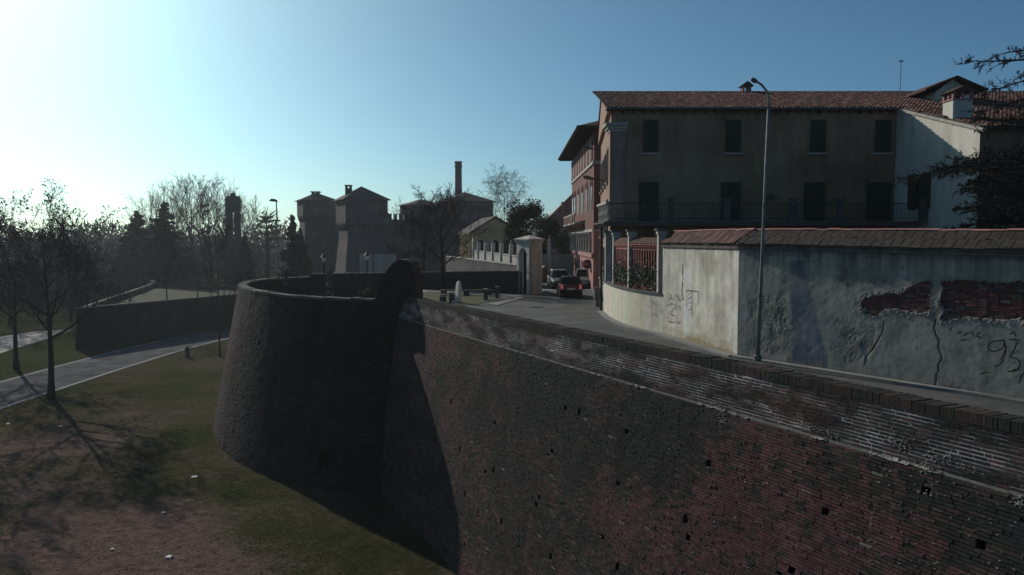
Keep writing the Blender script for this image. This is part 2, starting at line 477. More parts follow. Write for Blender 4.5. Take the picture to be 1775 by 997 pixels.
# ---- plateau behind the walls
pl = [Q0 + D * -30 - O * 0.25, Q0 + D * 43.5 - O * 0.25]
pl = [(p.x, p.y) for p in pl]
pl += [(-6.6, 45.2), (-10.2, 66.0), (0.6, 58.8), (0.6, 62.2), (-6.7, 86.2), (-9, 140), (140, 170), (160, -25)]
m = MB(); m.prism(pl, GZ - 0.5, 0.0)
tag(m.build('town_terrace', 'paving'), 'paved town level behind the ramparts', kind='structure')
bf = [(p.x, p.y) for p in (bP(BLEN * i / 40, BT, -0.3) for i in range(2, 41))] + [(-17.6, 72.6), (-10.0, 66.2), (-6.4, 46.8)]
m = MB(); m.prism(bf, GZ - 0.5, -2.6)
tag(m.build('bastion_floor', 'earth'), 'sunken earth floor inside the round bastion', kind='structure')

# ------------------------------------------------------------------ brick laying
RED = (0.122, 0.056, 0.056); DARK = (0.038, 0.035, 0.032); MID = (0.084, 0.054, 0.051)
MORT = (0.54, 0.485, 0.45); MDARK = (0.032, 0.031, 0.028)
def lay(core, mb, P, s0, s1, z0, z1, ch, bl, joint, recess, tone, mtone, holes, rng, rec=None, jit=0.007, wild=0.0, depth=0.07, vj=None):
    nc = int(round((z1 - z0) / ch)); ch = (z1 - z0) / nc
    for c in range(nc):
        za = z0 + c * ch; zb = za + ch
        s = s0 - (bl * 0.5 if c % 2 else 0.0) - rng.random() * 0.05
        while s < s1:
            L = bl * (0.55 if rng.random() < 0.14 else 1.0) * rng.uniform(0.93, 1.07)
            e = s + L; sm = (s + e) / 2; zm = (za + zb) / 2
            mc = mtone(sm, zm)
            parts = [(s, e)]
            for (hs, hz, hw, hh) in holes:
                if abs(zm - hz) < hh and s < hs + hw and e > hs - hw:
                    a_, b_ = max(s, hs - hw), min(e, hs + hw)
                    a, b, c2, d = P(a_, za, -recess), P(b_, za, -recess), P(b_, zb, -recess), P(a_, zb, -recess)
                    a2, b2, c3, d2 = P(a_, za, -0.3), P(b_, za, -0.3), P(b_, zb, -0.3), P(a_, zb, -0.3)
                    dk = (0.02, 0.018, 0.016)
                    for q in ((a2, b2, c3, d2), (a, b, b2, a2), (d, d2, c3, c2), (a, a2, d2, d), (b, c2, c3, b2)): core.quad(*q, col=dk)
                    parts = [(u, v) for (u, v) in ((s, a_), (b_, e)) if v - u > .02]
                    break
            for (u, v) in parts:
                core.quad(P(u, za, -recess), P(v, za, -recess), P(v, zb, -recess), P(u, zb, -recess), col=mc)
            if rng.random() < wild * 0.04: s = e; continue
            o = rng.gauss(0, jit)
            if rng.random() < wild: o -= rng.uniform(0.0, 0.012)
            o = max(-recess + 0.003, o)
            j = joint / 2
            for (u, v) in parts:
                if v - u < .05: continue
                k_ = vj if vj else (.35 if rng.random() < .6 else .7)
                sa, sb, zl, zh = u + j * k_, v - j * k_, za + j + rng.uniform(0, .004), zb - j - rng.uniform(0, .004)
                col = tone(sm, zm)
                if rec is not None: rec.append((sa, sb, zl, zh, o, col))
                else: brick_faces(mb, P, sa, sb, zl, zh, o, depth, col, rng)
            s = e
def brick_faces(mb, P, sa, sb, zl, zh, o, depth, col, rng):
    w = lambda: rng.uniform(-0.004, 0.004)
    f = [P(sa + w(), zl + w(), o + w()), P(sb + w(), zl + w(), o + w()), P(sb + w(), zh + w(), o + w()), P(sa + w(), zh + w(), o + w())]
    k = [P(sa, zl, o - depth), P(sb, zl, o - depth), P(sb, zh, o - depth), P(sa, zh, o - depth)]
    mb.add(f + k, [(0, 1, 2, 3), (0, 4, 5, 1), (1, 5, 6, 2), (2, 6, 7, 3), (3, 7, 4, 0)], col)

# red patches and dark algae, as they lie on the wall in the photograph
def cblobs(lst): return [(*on_curtain(x, y), rr, w) for (x, y, rr, w) in lst]
REDB = cblobs([(1250, 830, 1.3, 1), (1170, 940, 1.6, 1), (1330, 880, 1.6, 1), (1420, 800, 1.0, .8), (1060, 900, 1.0, .9), (1040, 850, .8, .8), (1480, 960, 1.2, .7), (1330, 760, .8, .9),
                (750, 600, 1.2, 1), (765, 560, 1.0, 1), (800, 800, .8, .5), (830, 900, 1.0, .6), (1560, 900, .8, .6), (1250, 960, 1.5, .8), (1620, 960, .7, .6), (920, 800, .6, .4), (1390, 950, 1.3, .9)])
DRKB = cblobs([(1130, 760, 1.6, 1), (1200, 730, 1.4, 1), (1230, 790, .8, 1), (900, 700, 3.0, .8), (950, 640, 2.5, .8), (880, 860, 1.5, .7), (1600, 850, .9, .7), (1700, 900, .9, .8), (1000, 760, 2.5, .7), (1150, 840, .7, 1)])
def ctone(s, z):
    n = fbm(s * 0.35, z * 0.6, 1) * 1.5 + 0.6 * noise.noise(Vector((s * 1.7, z * 2.2, 5)))
    t = 0.30 + n * 0.85
    for (bs, bz, r, w) in REDB:
        d = ((s - bs) ** 2 + ((z - bz) * 1.1) ** 2) / (r * r)
        if d < 4: t += 0.5 * w * math.exp(-d) * (1 + 1.6 * noise.noise(Vector((s * 2.3, z * 2.9, 17))))
    for (bs, bz, r, w) in DRKB:
        d = ((s - bs) ** 2 + ((z - bz) * 1.1) ** 2) / (r * r)
        if d < 4: t -= 0.5 * w * math.exp(-d)
    t += R.gauss(0, 0.24)
    c = mixc(DARK, MID, t * 2) if t < 0.5 else mixc(MID, RED, (t - 0.5) * 2)
    if z < CB and R.random() < 0.012: c = mixc(c, (0.22, 0.195, 0.18), R.random() ** 2)
    k = R.uniform(0.75, 1.25)
    return tuple(x * k for x in c)
def ptone(s, z):
    n = fbm(s * 0.5, z * 1.5, 21) * 1.5
    t = 0.36 + n + R.gauss(0, 0.2)
    if z > 0.6: t -= 0.3
    c = mixc(DARK, MID, t * 2) if t < 0.5 else mixc(MID, RED, (t - 0.5) * 2)
    k = R.uniform(0.75, 1.25)
    return tuple(x * k for x in c)
def pmort(s, z):
    t = 0.38 + fbm(s * 0.7, z * 2.0, 41) * 2.4 + .5 * noise.noise(Vector((s * 2.7, z * 5, 2))) - max(0, z - 0.45) * 0.9
    return mixc(MDARK, MORT, t)
def cmort(s, z):
    t = fbm(s * 0.8, z * 1.2, 61) * 1.6 - 0.25 + max(0, (z + 1.6)) * 0.35
    return mixc(MDARK, (0.2, 0.18, 0.165), t)
def sp(px, py, w=0.085, h=0.095):
    s, z = on_curtain(px, py); return (s, z, w, h)
HOLES = [sp(*p) for p in [(957, 782), (1071, 839), (934, 862), (1044, 930), (855, 815), (869, 904), (954, 965), (805, 943), (806, 856), (797, 777), (858, 732), (1086, 749), (980, 707), (1070, 983),
                          (1228, 806), (1188, 900), (1430, 887), (1604, 850), (1372, 988), (1004, 715), (782, 696), (1330, 520), (1700, 945)]]
HOLES += [(s + 0.9 + R.uniform(-.6, .6), z - 1.9 + R.uniform(-.2, .2), .09, .05) for (s, z, w, h) in HOLES[::2]]
HOLES = [h for h in HOLES if h[1] < CB - 0.15]

rngb = random.Random(11)
curtain = thing('curtain_wall', 'long battered red brick rampart wall with low parapet filling the foreground', 'rampart wall', cP(20, GZ))
core = MB(); recl = []; recp = []
lay(core, None, cP, 0, 42.0, GZ - 0.3, CB - 0.03, 0.076, 0.27, 0.016, 0.017, ctone, cmort, HOLES, rngb, rec=recl, jit=0.0045, wild=0.05)
lay(core, None, cP, 0, 42.0, CB + 0.03, CT - 0.195, 0.078, 0.27, 0.022, 0.002, ptone, pmort, [], rngb, rec=recp, jit=0.0012, wild=0.0, vj=.95)
# ledge between parapet and batter, inner face and top
for i in range(42):
    core.quad(cP(i, CB - 0.03, -0.03), cP(i + 1, CB - 0.03, -0.03), cP(i + 1, CB + 0.03, -0.006), cP(i, CB + 0.03, -0.006), col=(0.2, 0.18, 0.165))
    core.quad(cP(i, CT - 0.02, -0.5), cP(i, 0 - .3, -0.5), cP(i + 1, 0 - .3, -0.5), cP(i + 1, CT - 0.02, -0.5), col=(0.12, 0.09, 0.08))
    core.quad(cP(i, CT - 0.03, -0.006), cP(i + 1, CT - 0.03, -0.006), cP(i + 1, CT - 0.03, -0.5), cP(i, CT - 0.03, -0.5), col=(0.08, 0.075, 0.07))
    core.quad(cP(i, CT - 0.195, -0.006), cP(i + 1, CT - 0.195, -0.006), cP(i + 1, CT - 0.03, -0.006), cP(i, CT - 0.03, -0.006), col=(0.10, 0.09, 0.085))
core.build('mortar_core', 'brick_core', curtain, attr=True)

def psize(s, z):
    q = proj(cP(s, z))
    if q is None: return 0
    if not (-10 < q[0] < 1785 and -10 < q[1] < 1007): return 0
    return 1.0 / q[2]
# shared brick meshes: five tones, three shapes
tones = [DARK, mixc(DARK, MID, .6), MID, mixc(MID, RED, .5), RED]
bmesh_v = []
for ti, tc in enumerate(tones):
    for k in range(3):
        w = lambda: rngb.uniform(-0.03, 0.03)
        mm = MB()
        f = [(-.5 + w() * .3, .5 + w(), -.5 + w()), (.5 + w() * .3, .5 + w(), -.5 + w()), (.5 + w() * .3, .5 + w(), .5 + w()), (-.5 + w() * .3, .5 + w(), .5 + w())]
        b = [(-.5, -.5, -.5), (.5, -.5, -.5), (.5, -.5, .5), (-.5, -.5, .5)]
        mm.add(f + b, [(3, 2, 1, 0), (1, 5, 4, 0), (2, 6, 5, 1), (3, 7, 6, 2), (0, 4, 7, 3)], tc)
        me = bpy.data.meshes.new('brick'); me.from_pydata(mm.v, [], mm.f)
        ca = me.attributes.new('Col', 'FLOAT_COLOR', 'FACE'); fl = []
        for c in mm.c: fl.extend((*c, 1))
        ca.data.foreach_set('color', fl)
        me.materials.append(MATS['brick']); bmesh_v.append(me)
cmesh_v = []
for ti, tc in enumerate(tones):
    for k in range(3):
        w = lambda: rngb.uniform(-0.006, 0.006)
        me = bpy.data.meshes.new('coping_brick')
        me.from_pydata([(-.5, .5 + w(), -.5), (.5, .5 + w(), -.5), (.5, .5 + w(), .5 + w() * 2), (-.5, .5 + w(), .5 + w() * 2), (-.5, -.5, -.5), (.5, -.5, -.5), (.5, -.5, .5 + w() * 2), (-.5, -.5, .5 + w() * 2)], [], [(3, 2, 1, 0), (1, 5, 4, 0), (2, 6, 5, 1), (3, 7, 6, 2), (0, 4, 7, 3)])
        ca = me.attributes.new('Col', 'FLOAT_COLOR', 'FACE'); ca.data.foreach_set('color', [*tc, 1] * 5)
        me.materials.append(MATS['brick']); cmesh_v.append(me)
def nearest_tone(c):
    return min(range(5), key=lambda i: sum((tones[i][k] - c[k]) ** 2 for k in range(3)))
allb = [(psize((b[0] + b[1]) / 2, (b[2] + b[3]) / 2) * (b[1] - b[0]), b) for b in recl + recp]
allb.sort(key=lambda t: -t[0])
CUR0 = curtain.location
rest = MB()
for i, (sz, b) in enumerate(allb):
    sa, sb, zl, zh, o, col = b
    if i < 300 and sz > 0:
        dep = 0.08; sm = (sa + sb) / 2; zm = (zl + zh) / 2
        up = (cP(sm, zh) - cP(sm, zl)).normalized()
        nrm = up.cross(D); nrm = nrm if nrm.dot(O) > 0 else -nrm
        c = cP(sm, zm, o) - nrm * (dep / 2)
        # right-handed frame, local +y is outward
        X = -D
        M3 = Matrix((X * (sb - sa), nrm * dep, up * (zh - zl))).transposed().to_4x4()
        inst('brick', bmesh_v[nearest_tone(col) * 3 + i % 3], curtain, c - CUR0, M3)
    else:
        brick_faces(rest, cP, sa, sb, zl, zh, o, 0.07, col, rngb)
tag(rest.build('brick_courses', 'brick', curtain, attr=True), kind='stuff')

# coping of bricks on edge
cop = []
s = 0.0
while s < 41.5:
    w = 0.072 * rngb.uniform(0.9, 1.12); cop.append((s, s + w - 0.004)); s += w
cmid = sorted(range(len(cop)), key=lambda i: -psize(cop[i][0], CT))
near = set(cmid[:200])
restc = MB()
for i, (a, b) in enumerate(cop):
    dz = rngb.gauss(0, 0.006) - (0.04 if fbm(a * .8, 3, 7) > 0.30 else 0); do = rngb.gauss(0.006, 0.0012)
    top = CT + dz; bot = CT - 0.20; dep = 0.52
    t = 0.14 + fbm(a * 0.6, 2, 33) * 1.0 + rngb.gauss(0, .09)
    col = mixc(DARK, MID, t * 2) if t < .5 else mixc(MID, RED, t * 2 - 1)
    if i in near and psize(a, CT) > 0:
        c = cP((a + b) / 2, (top + bot) / 2, do - dep / 2)
        M3 = Matrix((-D * (b - a), O * dep, Vector((0, 0, top - bot)))).transposed().to_4x4()
        inst('coping_brick', cmesh_v[nearest_tone(col) * 3 + i % 3], curtain, c - CUR0, M3)
    else:
        p = cP(a, bot, do); restc.obox(p, D * (b - a), -O * dep, Vector((0, 0, top - bot)), col)
tag(restc.build('coping_course', 'brick', curtain, attr=True), kind='stuff')

# crumbling mortar fillet along the foot of the parapet, and smeared repairs
fil = MB()
s = 0.3
while s < 41:
    w = rngb.uniform(0.02, 0.07)
    n = fbm(s * 0.55, 0, 77) * 2.2 - .25 + 0.75 * noise.noise(Vector((s * 3.1, 4, 4)))
    if n > -0.1 and s < 30:
        h = 0.010 + 0.05 * max(0, n) * rngb.uniform(.3, 1.3); t = 0.012 + rngb.uniform(0, .015)
        zc = CB + rngb.uniform(-0.02, 0.02)
        a = [cP(s, zc - h, t), cP(s + w, zc - h * rngb.uniform(.5, 1.2), t), cP(s + w, zc + h * rngb.uniform(.4, 1), 0.012), cP(s, zc + h * rngb.uniform(.4, 1), 0.012)]
        bb = [p - O * 0.06 for p in a]
        k = rngb.uniform(.3, .85)
        fil.add(a + bb, [(0, 1, 2, 3), (0, 4, 5, 1), (1, 5, 6, 2), (2, 6, 7, 3), (3, 7, 4, 0)], tuple(x * k for x in MORT))
    s += w
for (px, py, ww, hh, n) in [(1252, 722, .16, .30, 50), (1562, 768, .34, .16, 60), (1410, 742, .3, .06, 25), (1640, 800, .5, .12, 40), (1605, 812, .4, .15, 30), (1440, 755, .25, .1, 20), (1770, 868, .12, .12, 25), (1604, 856, .2, .03, 10), (1228, 812, .12, .02, 5)]:
    ss, zz = on_curtain(px, py)
    for _ in range(n):
        a = ss + rngb.gauss(0, ww / 2); z = zz + rngb.gauss(0, hh / 2); w = rngb.uniform(.015, .05); h = rngb.uniform(.008, .02); k = rngb.uniform(.2, .75)
        f = [cP(a, z, .014), cP(a + w, z, .014), cP(a + w * .9, z + h, .012), cP(a, z + h, .012)]
        bb = [p - O * .05 for p in f]
        fil.add(f + bb, [(0, 1, 2, 3), (0, 4, 5, 1), (1, 5, 6, 2), (2, 6, 7, 3), (3, 7, 4, 0)], tuple(x * k for x in MORT))
for _ in range(1500):
    px = rngb.uniform(780, 1775); py = rngb.uniform(560, 997)
    ss, zz = on_curtain(px, py)
    if zz > CB or fbm(ss * .7, zz * .9, 123) < .08 - .3 * (px > 1500): continue
    w = rngb.uniform(.012, .05); h = rngb.uniform(.006, .014); k = rngb.uniform(.2, .7)
    f = [cP(ss, zz, .010), cP(ss + w, zz, .010), cP(ss + w * .9, zz + h, .009), cP(ss, zz + h, .009)]
    fil.add(f + [p - O * .04 for p in f], [(0, 1, 2, 3), (0, 4, 5, 1), (1, 5, 6, 2), (2, 6, 7, 3), (3, 7, 4, 0)], tuple(x * k for x in MORT))
tag(fil.build('mortar_fillet', 'brick_core', curtain, attr=True, smooth=False), kind='stuff')

# ------------------------------------------------------------------ round bastion
bast = thing('round_bastion', 'large round dark brick bastion with battered sides and open flat top', 'bastion', (-13, 50, GZ))
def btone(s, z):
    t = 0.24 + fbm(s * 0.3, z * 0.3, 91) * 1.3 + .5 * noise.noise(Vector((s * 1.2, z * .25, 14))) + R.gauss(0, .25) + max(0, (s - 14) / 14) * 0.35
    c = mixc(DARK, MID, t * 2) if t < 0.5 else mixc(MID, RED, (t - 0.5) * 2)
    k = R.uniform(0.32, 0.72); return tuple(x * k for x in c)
def bmort(s, z): return mixc(MDARK, (0.12, 0.11, 0.10), fbm(s * .5, z * .5, 15) + .3)
bh = []
for (s, z) in [(7.5, -7.7), (20.5, -3.3), (22, -0.6), (16, -6.2), (12, -2.5), (19, -5.8), (23, -4.2), (9, -4.5), (14, -8.4), (24.5, -2.0)]: bh.append((s, z, .14, .17))
bh.append((4.6, -8.3, .30, .45))
core = MB(); bb = MB()
SB = 29.0
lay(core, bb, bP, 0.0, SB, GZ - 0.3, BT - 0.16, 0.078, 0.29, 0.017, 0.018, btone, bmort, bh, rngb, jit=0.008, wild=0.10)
n = 40
for i in range(n):
    a = SB + (BLEN - SB) * i / n; b = SB + (BLEN - SB) * (i + 1) / n
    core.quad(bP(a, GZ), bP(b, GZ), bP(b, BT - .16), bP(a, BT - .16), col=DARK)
for i in range(120):
    a = BLEN * i / 120; b = BLEN * (i + 1) / 120
    core.quad(bP(b, BT - .1, -.55) , bP(a, BT - .1, -.55), bP(a, -3, -.72), bP(b, -3, -.72), col=(0.05, 0.045, 0.042))
core.build('mortar_core', 'brick_core', bast, attr=True)
tag(bb.build('brick_courses', 'brick', bast, attr=True), kind='stuff')
s = 0.0
while s < BLEN - 0.3:
    L = rngb.uniform(0.3, 0.6); e = min(s + L - 0.012, BLEN)
    mm = MB()
    dz = rngb.gauss(-.02, .018); ww = rngb.uniform(0.02, 0.065)
    a0, a1, b0, b1 = bP(s, BT, ww), bP(e, BT, ww * rngb.uniform(.7, 1.2)), bP(e, BT, -0.56), bP(s, BT, -0.56)
    lo = [Vector((p.x, p.y, BT - .15 + dz)) for p in (a0, a1, b0, b1)]; hi = [Vector((p.x, p.y, BT + dz)) for p in (a0, a1, b0, b1)]
    mm.add(lo + hi, [(0, 1, 2, 3), (7, 6, 5, 4), (1, 0, 4, 5), (2, 1, 5, 6), (3, 2, 6, 7), (0, 3, 7, 4)])
    mm.build('coping_slab', 'coping', bast)
    s += L

# rounded spur of wall where bastion and parapet meet
spur = thing('rounded_spur', 'dark rounded brick spur rising above the bastion rim at the wall junction', 'wall spur', (-7, 45, 0))
SPY = 43.4
prof = [(653, 520), (656, 498), (663, 483), (673, 468), (683, 456), (693, 451), (703, 452), (710, 457), (715, 467), (718, 487), (720, 530)]
fp = [A(x, y, SPY) for x, y in prof]
c0 = fp[0]
poly = [((p - c0).x, (p - c0).z) for p in fp]
mm = MB(); mm.sweep(poly, c0, (1, 0, 0), (0, 0, 1), (0.15, 2.3, 0), DARK)
lo_ = [fp[0], fp[-1], fp[-1] + Vector((.15, 2.3, 0)), fp[0] + Vector((.15, 2.3, 0))]
dn_ = [fp[0] + Vector((.35, 1.35, -3.2)), fp[-1] + Vector((-.25, 1.35, -3.2)), fp[-1] + Vector((.15, 2.3, -3.2)), fp[0] + Vector((.15, 2.3, -3.2))]
mm.add(lo_ + dn_, [(1, 0, 4, 5), (2, 1, 5, 6), (3, 2, 6, 7), (0, 3, 7, 4)], DARK)
mm.build('spur_core', 'brick_core', spur, attr=True)
ring = MB()
for i in range(len(fp) - 1):
    a, b = fp[i], fp[i + 1]
    seg = max(1, int((b - a).length / 0.16))
    for k in range(seg):
        p = a.lerp(b, k / seg); q = a.lerp(b, (k + 0.9) / seg); nn = Vector((-(q - p).z, 0, (q - p).x)).normalized()
        if nn.z < 0 and i < 8: nn = -nn
        col = tuple(x * rngb.uniform(.8, 1.3) for x in mixc(DARK, MID, rngb.random() * .6))
        ring.obox(p - nn * .10 + Vector((-.02, -.03, 0)), q - p, nn * .14, Vector((.16, 2.36, 0)), col)
ring.build('edge_bricks', 'brick', spur, attr=True)
fb = MB(); z = -0.3; row = 0
while z < 2.75:
    x = -8.7 - (0.14 if row % 2 else 0)
    while x < -5.2:
        pm = (x + .13, z + .035)
        if inpoly(pm[0] - c0.x, z + .035 - c0.z, poly) and inpoly(pm[0] - c0.x, z + .10 - c0.z, poly):
            col = tuple(v * rngb.uniform(.75, 1.25) for v in mixc(DARK, MID, rngb.random() * .7))
            fb.box(x, x + .26, SPY - .025 + rngb.uniform(-.006, .006), SPY + .1, z, z + .063, col)
        x += .275
    z += .077; row += 1
tag(fb.build('face_bricks', 'brick', spur, attr=True), kind='stuff')
rl = MB(); rl.tube([A(700, 452, 45.2), A(700, 441, 45.2)], .02, 5); rl.tube([A(708, 454, 45.2), A(708, 437, 45.2)], .02, 5); rl.tube([A(699, 443, 45.2), A(709, 442, 45.2)], .015, 5); rl.tube([A(699, 447, 45.2), A(709, 446, 45.2)], .015, 5)
rl.build('railing', 'iron', spur)

# ------------------------------------------------------------------ street level
# wall base line on the right of the street
KB = [(5.25, 47.0), (5.02, 43.5), (4.98, 40.3), (5.15, 37.6), (5.52, 35.4), (6.25, 33.0), (7.62, 26.75)]
GW0 = Vector((7.62, 26.75, 0)); GW1 = Vector((12.45, 19.4, 0))
GD = (GW1 - GW0).normalized(); GN = Vector((GD.y, -GD.x, 0))
if GN.y > 0: GN = -GN
st_l = [cP(-10, 0, -0.45), cP(20, 0, -0.45), cP(34, 0, -0.5)]
st = [(p.x, p.y) for p in st_l] + [(-3.0, 47.5), (-1.2, 53.0), (2.4, 58.5), (2.6, 66), (-3, 74), (-3, 79), (12, 79), (6.3, 66), (6.0, 58)] + KB + [(12.45, 19.4), (20, 7.9)]
m = MB(); m.prism(st, -0.2, 0.03)
tag(m.build('street', 'asphalt'), 'worn grey asphalt street between rampart parapet and houses', kind='structure')
m = MB()
for (x0, x1, y, w) in [(957, 1000, 537, .35)]:
    a = W(x0, y, .036); b = W(x1, y, .036)
    m.quad((a.x, a.y, .036), (b.x, b.y, .036), (b.x, b.y + w * 3, .036), (a.x, a.y + w * 3, .036))
tag(m.build('road_patch', 'asphalt_patch'), 'dark tar strip across the street', kind='structure')
m = MB(); pp = [W(x, y, .037) for x, y in [(1010, 556), (1060, 562), (1092, 577), (1040, 570)]]; m.add(pp, [(0, 1, 2, 3)]); m.f = [(3, 2, 1, 0)] if (pp[1] - pp[0]).cross(pp[2] - pp[1]).z < 0 else m.f
tag(m.build('road_patch', 'asphalt_patch'), 'darker asphalt repair in the street before the curving wall', kind='structure')
mh = W(930, 533, .034); t = thing('manhole_cover', 'round iron manhole cover set in the street', 'manhole cover', mh)
q = MB(); q.lathe(mh, [(.42, 0), (.42, .012)], 18); q.build('rim', 'stone_dark', t)
q = MB(); q.lathe(mh + Vector((0, 0, .0125)), [(.34, 0), (.34, .006)], 16); q.build('lid', 'iron', t)
# pavement along the garden wall and kerb, narrow
pv = MB()
pth = [Vector((p[0], p[1], 0)) for p in KB[1:]] + [GW1, GW0 + GD * 16]
for i in range(len(pth) - 1):
    a, b = pth[i], pth[i + 1]
    t = (b - a).normalized(); nn = Vector((t.y, -t.x, 0)); nn = nn if nn.x < 0 or nn.y < 0 else -nn
    if nn.x > 0: nn = -nn
    pv.obox(a + nn * .02, b - a, nn * 0.30, Vector((0, 0, .10)))
tag(pv.build('kerb', 'paving'), 'narrow stone kerb at the foot of the garden wall', kind='structure')

# ------------------------------------------------------------------ plastered walls as real relief
def wall_grid(name, parent, p0, d, length, nrm, z0, z1, res, fn, material='plaster', thick=0.35, zend=None):
    ns = max(1, int(length / res)); nz = max(1, int((z1 - z0) / res))
    vs = []; cs = []
    for j in range(nz + 1):
        for i in range(ns + 1):
            s = length * i / ns; z = z0 + (z1 - z0) * j / nz
            o, c = fn(s, z)
            p = p0 + d * s + nrm * o
            vs.append((p.x, p.y, z)); cs.append(c)
    fs = [(j * (ns + 1) + i, j * (ns + 1) + i + 1, (j + 1) * (ns + 1) + i + 1, (j + 1) * (ns + 1) + i) for j in range(nz) for i in range(ns)]
    # back, top and ends
    k = len(vs)
    for (s, z) in ((0, z0), (length, z0), (length, z1), (0, z1)):
        p = p0 + d * s - nrm * thick; vs.append((p.x, p.y, z)); cs.append((.3, .3, .28))
    c00, c10, c11, c01 = 0, ns, nz * (ns + 1) + ns, nz * (ns + 1)
    fs += [(k, k + 3, k + 2, k + 1), (c01, c11, k + 2, k + 3), (c00, c01, k + 3, k), (c10, k + 1, k + 2, c11)]
    e1 = Vector(vs[1]) - Vector(vs[0]); e2 = Vector(vs[ns + 1]) - Vector(vs[0])
    if e1.cross(e2).dot(nrm) < 0: fs = [tuple(reversed(f)) for f in fs]
    off = parent.location
    me = bpy.data.meshes.new(name)
    me.from_pydata([(a - off.x, b - off.y, c - off.z) for a, b, c in vs], [], fs)
    ca = me.attributes.new('Col', 'FLOAT_COLOR', 'POINT'); fl = []
    for c in cs: fl.extend((*c, 1))
    ca.data.foreach_set('color', fl)
    me.materials.append(MATS[material])
    o = bpy.data.objects.new(name, me); COL.objects.link(o); o.parent = parent
    return o
def plane_hit(px, py, p0, d, nrm):
    r = ray(px, py); C = Vector((0, 0, CAM_Z))
    t = (p0 - C).dot(nrm) / r.dot(nrm); P = C + r * t
    return ((P - p0).dot(d), P.z)
def ribbon(mb, pts, w, p0, d, nrm, out=0.012):
    for i in range(len(pts) - 1):
        a, b = Vector(pts[i]), Vector(pts[i + 1]); t = (b - a)
        if t.length < 1e-5: continue
        t = t.normalized(); q = Vector((-t.y, t.x)) * (w / 2); a = a - t * w * .3; b = b + t * w * .3
        c = [a + q, b + q, b - q, a - q]
        f = [p0 + d * x.x + nrm * (out + .0006 * (i % 2)) + Vector((0, 0, x.y)) for x in c]
        if (f[1] - f[0]).cross(f[2] - f[1]).dot(nrm) < 0: f.reverse()
        mb.add(f, [(0, 1, 2, 3)])

# ---- grey wall with the bricks showing
gwall = thing('garden_wall', 'tall grey weathered plaster garden wall with exposed red bricks and cracks', 'garden wall', GW0)
GH = lambda pts: [plane_hit(x, y, GW0, GD, GN) for x, y in pts]
patchA = GH([(1492, 527), (1500, 516), (1530, 511), (1562, 510), (1586, 494), (1604, 487), (1614, 490), (1609, 520), (1612, 540), (1585, 543), (1560, 535), (1535, 536), (1520, 545), (1503, 545)])
patchB = GH([(1636, 486), (1700, 488), (1750, 492), (1779, 488), (1830, 486), (1830, 556), (1779, 553), (1700, 553), (1655, 550), (1638, 556), (1634, 520)])
crack1 = GH([(1533, 556), (1527, 580), (1516, 600), (1506, 616), (1498, 632)])
crack2 = GH([(1617, 556), (1626, 590), (1631, 620), (1626, 650), (1619, 680)])
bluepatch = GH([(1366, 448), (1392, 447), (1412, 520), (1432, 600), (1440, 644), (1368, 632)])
peel = GH([(1294, 520), (1340, 505), (1362, 500), (1372, 530), (1380, 600), (1360, 628), (1294, 612)])
peel2 = GH([(1432, 560), (1445, 545), (1500, 560), (1540, 560), (1520, 600), (1500, 640), (1460, 640), (1436, 610)])
peel3 = GH([(1440, 440), (1560, 480), (1600, 470), (1620, 480), (1500, 510), (1445, 500)])
ZTOPG = 3.72
